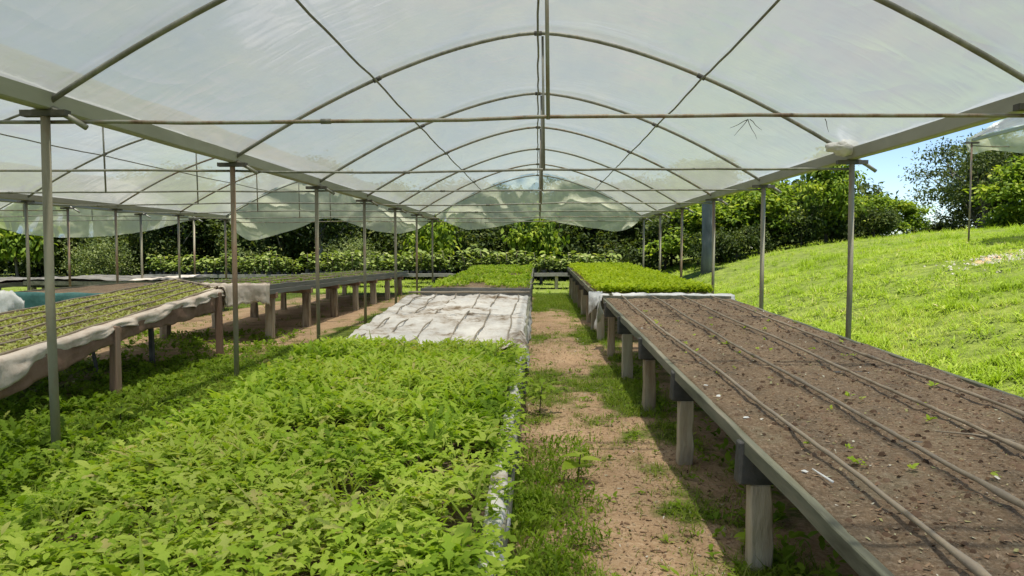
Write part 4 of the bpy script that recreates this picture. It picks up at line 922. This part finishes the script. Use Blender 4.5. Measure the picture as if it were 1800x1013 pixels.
# the wood behind: canopy trees and dark understorey
for row, (y, n, x0, x1) in enumerate(((37.5, 14, -32, 8), (43, 14, -38, 12), (51, 14, -46, 22))):
    row_objs = []
    for k in range(n):
        x = x0 + (x1 - x0) * (k + .5) / n + rt.uniform(-.9, .9)
        o_ = plant('forest_tree', 'forest', x, y + rt.uniform(-2, 2), rt.uniform(.7, .92), 'tall dark tree of the wood behind the greenhouses', 'tree', 'trees of the wood behind', sz=rt.uniform(.44, .54) * (1 + .1 * row)); row_objs.append(o_)
    number_off(row_objs, 'tall dark tree, %s from the left in the ' + ('front', 'middle', 'rear')[row] + ' row of the wood')
row_objs = []
for k in range(30):
    x = -29 + 39 * (k + .5) / 30 + rt.uniform(-.5, .5)
    o_ = plant('forest_shrub', 'shrub', x, rt.uniform(33.5, 37.5), rt.uniform(.95, 1.6), 'dark leafy shrub under the trees of the wood behind', 'shrub', 'shrubs of the wood behind'); row_objs.append(o_)
number_off(row_objs, 'dark leafy shrub at the foot of the wood, %s from the left')
row_objs = []
plant('young_tree', 'bright', -4.35, 31.0, 1.0, 'bright drooping-leaved young tree left of the path end, behind the saplings', var=0, sz=1.05)
plant('young_tree', 'bright', .15, 30.6, 1.05, 'bright drooping-leaved young tree straight beyond the path', var=1, sz=1.08)
plant('round_bush', 'bush', -8.1, 32.0, 1.0, 'rounded pale green bush behind the middle of the sapling row', 'bush', var=0)
plant('round_bush', 'bush', -12.4, 32.5, .9, 'loose olive bush behind the far left saplings', 'bush', var=1)
plant('young_tree', 'bright', -22.3, 31.0, 1.1, 'yellow-green leafy tree at the far left edge', var=1, rz=2)
plant('round_bush', 'bush', -19.0, 31.5, 1.0, 'light green bush at the far left behind the lawn', 'bush', var=0, rz=1.2)
for k, (x, y) in enumerate(((-11.6, 33.6), (-9.9, 33.2), (-17.0, 34.2))):
    plant('pale_trunk_tree', 'forest', x, y, .62, ['slender pale-trunked tree behind the left bay, left of the round bush', 'slender pale-trunked tree close beside the round bush', 'slender pale-trunked tree behind the far left nursery bench'][k], 'tree', 'pale-trunked trees', sz=.60, var=1 + 2 * (k % 2))
# slate-grey tall trunk
e = empty('tall_tree', (5.9, 26.0, float(gz(5.9, 26))), 'tall tree with a thick slate grey trunk behind the right post row', 'tree')
MB().tube([(5.9, 26, float(gz(5.9, 26)) - .2), (5.92, 26, 1.6), (5.88, 26, 3.2), (5.93, 26, 3.7), (5.9, 26, 4.2)], [.24, .20, .19, .15, .08], 12).build('trunk', 'bark_slate', e, True)
link('crown', PROTO['forest'][0][0], e, (0, 0, 2.0), (0, 0, 0), (.36, .36, .22))
plant('fruit_tree', 'orchard', 6.7, 31.0, 1.0, 'shaded leafy tree just right of the slate grey trunk', var=0, sz=.62)
plant('fruit_tree', 'orchard', 9.4, 30.0, 1.0, 'dense green fruit tree behind the third right post', var=1, sz=.62)
plant('fruit_tree', 'orchard', 11.3, 29.5, .72, 'tall yellow-green fruit tree left of the second right post', var=2, sz=.80)
plant('fruit_tree', 'orchard', 13.6, 30.6, .6, 'low fruit tree right of the second right post, below the sky gap', var=0, sz=.42, rz=2.2)
plant('fruit_tree', 'orchard', 16.0, 33.0, .6, 'low fruit tree at the foot of the spreading tree', var=1, sz=.36, rz=1.0)
plant('spreading_tree', 'umbrella', 24.6, 42.0, 1.0, 'wide flat-topped olive tree on the slope under the sky gap', var=0, sz=1.12, rz=.5)
plant('spreading_tree', 'umbrella', 31.0, 47.0, 1.15, 'second flat-topped olive tree at the far right edge', var=1, sz=1.25, rz=1.0)
plant('spreading_tree', 'umbrella', 28.2, 45.5, 1.0, 'dense olive tree filling the gaps behind the flat-topped tree at right', var=1, sz=.95, rz=2.4)
plant('fruit_tree', 'orchard', 20.6, 32.0, .95, 'bright leafy tree at the right edge behind the slope greenhouse', var=2, sz=.66, rz=4)
row_objs = []
for k in range(34):
    x = -34 + 56 * (k + .5) / 34 + rt.uniform(-.6, .6)
    o_ = plant('forest_shrub', 'shrub', x, rt.uniform(47, 56), rt.uniform(1.7, 2.3), 'x', 'shrub', 'shrubs deep in the wood behind'); row_objs.append(o_)
number_off(row_objs, 'dark shrub deep in the wood behind, %s from the left')
row_objs = []
for k in range(8):
    o_ = plant('slope_bush', 'shrub', 6.6 + 1.05 * k + rt.uniform(-.3, .3), 28.6 + .12 * k + rt.uniform(-.5, .9), rt.uniform(.55, .85), 'x', 'bush', 'bushes under the fruit trees'); row_objs.append(o_)
number_off(row_objs, 'low bush under the fruit trees at the slope edge, %s from the left')
row_objs = []
for k in range(9):
    o_ = plant('slope_shrub', 'shrub', 13.5 + 2.5 * k + rt.uniform(-.7, .7), 44 + rt.uniform(-3, 5), rt.uniform(.9, 1.4), 'dark shrub along the crest of the slope at right', 'shrub', 'shrubs along the slope crest', sz=rt.uniform(.7, 1.0)); row_objs.append(o_)
number_off(row_objs, 'dark shrub along the slope crest at right, %s from the left')
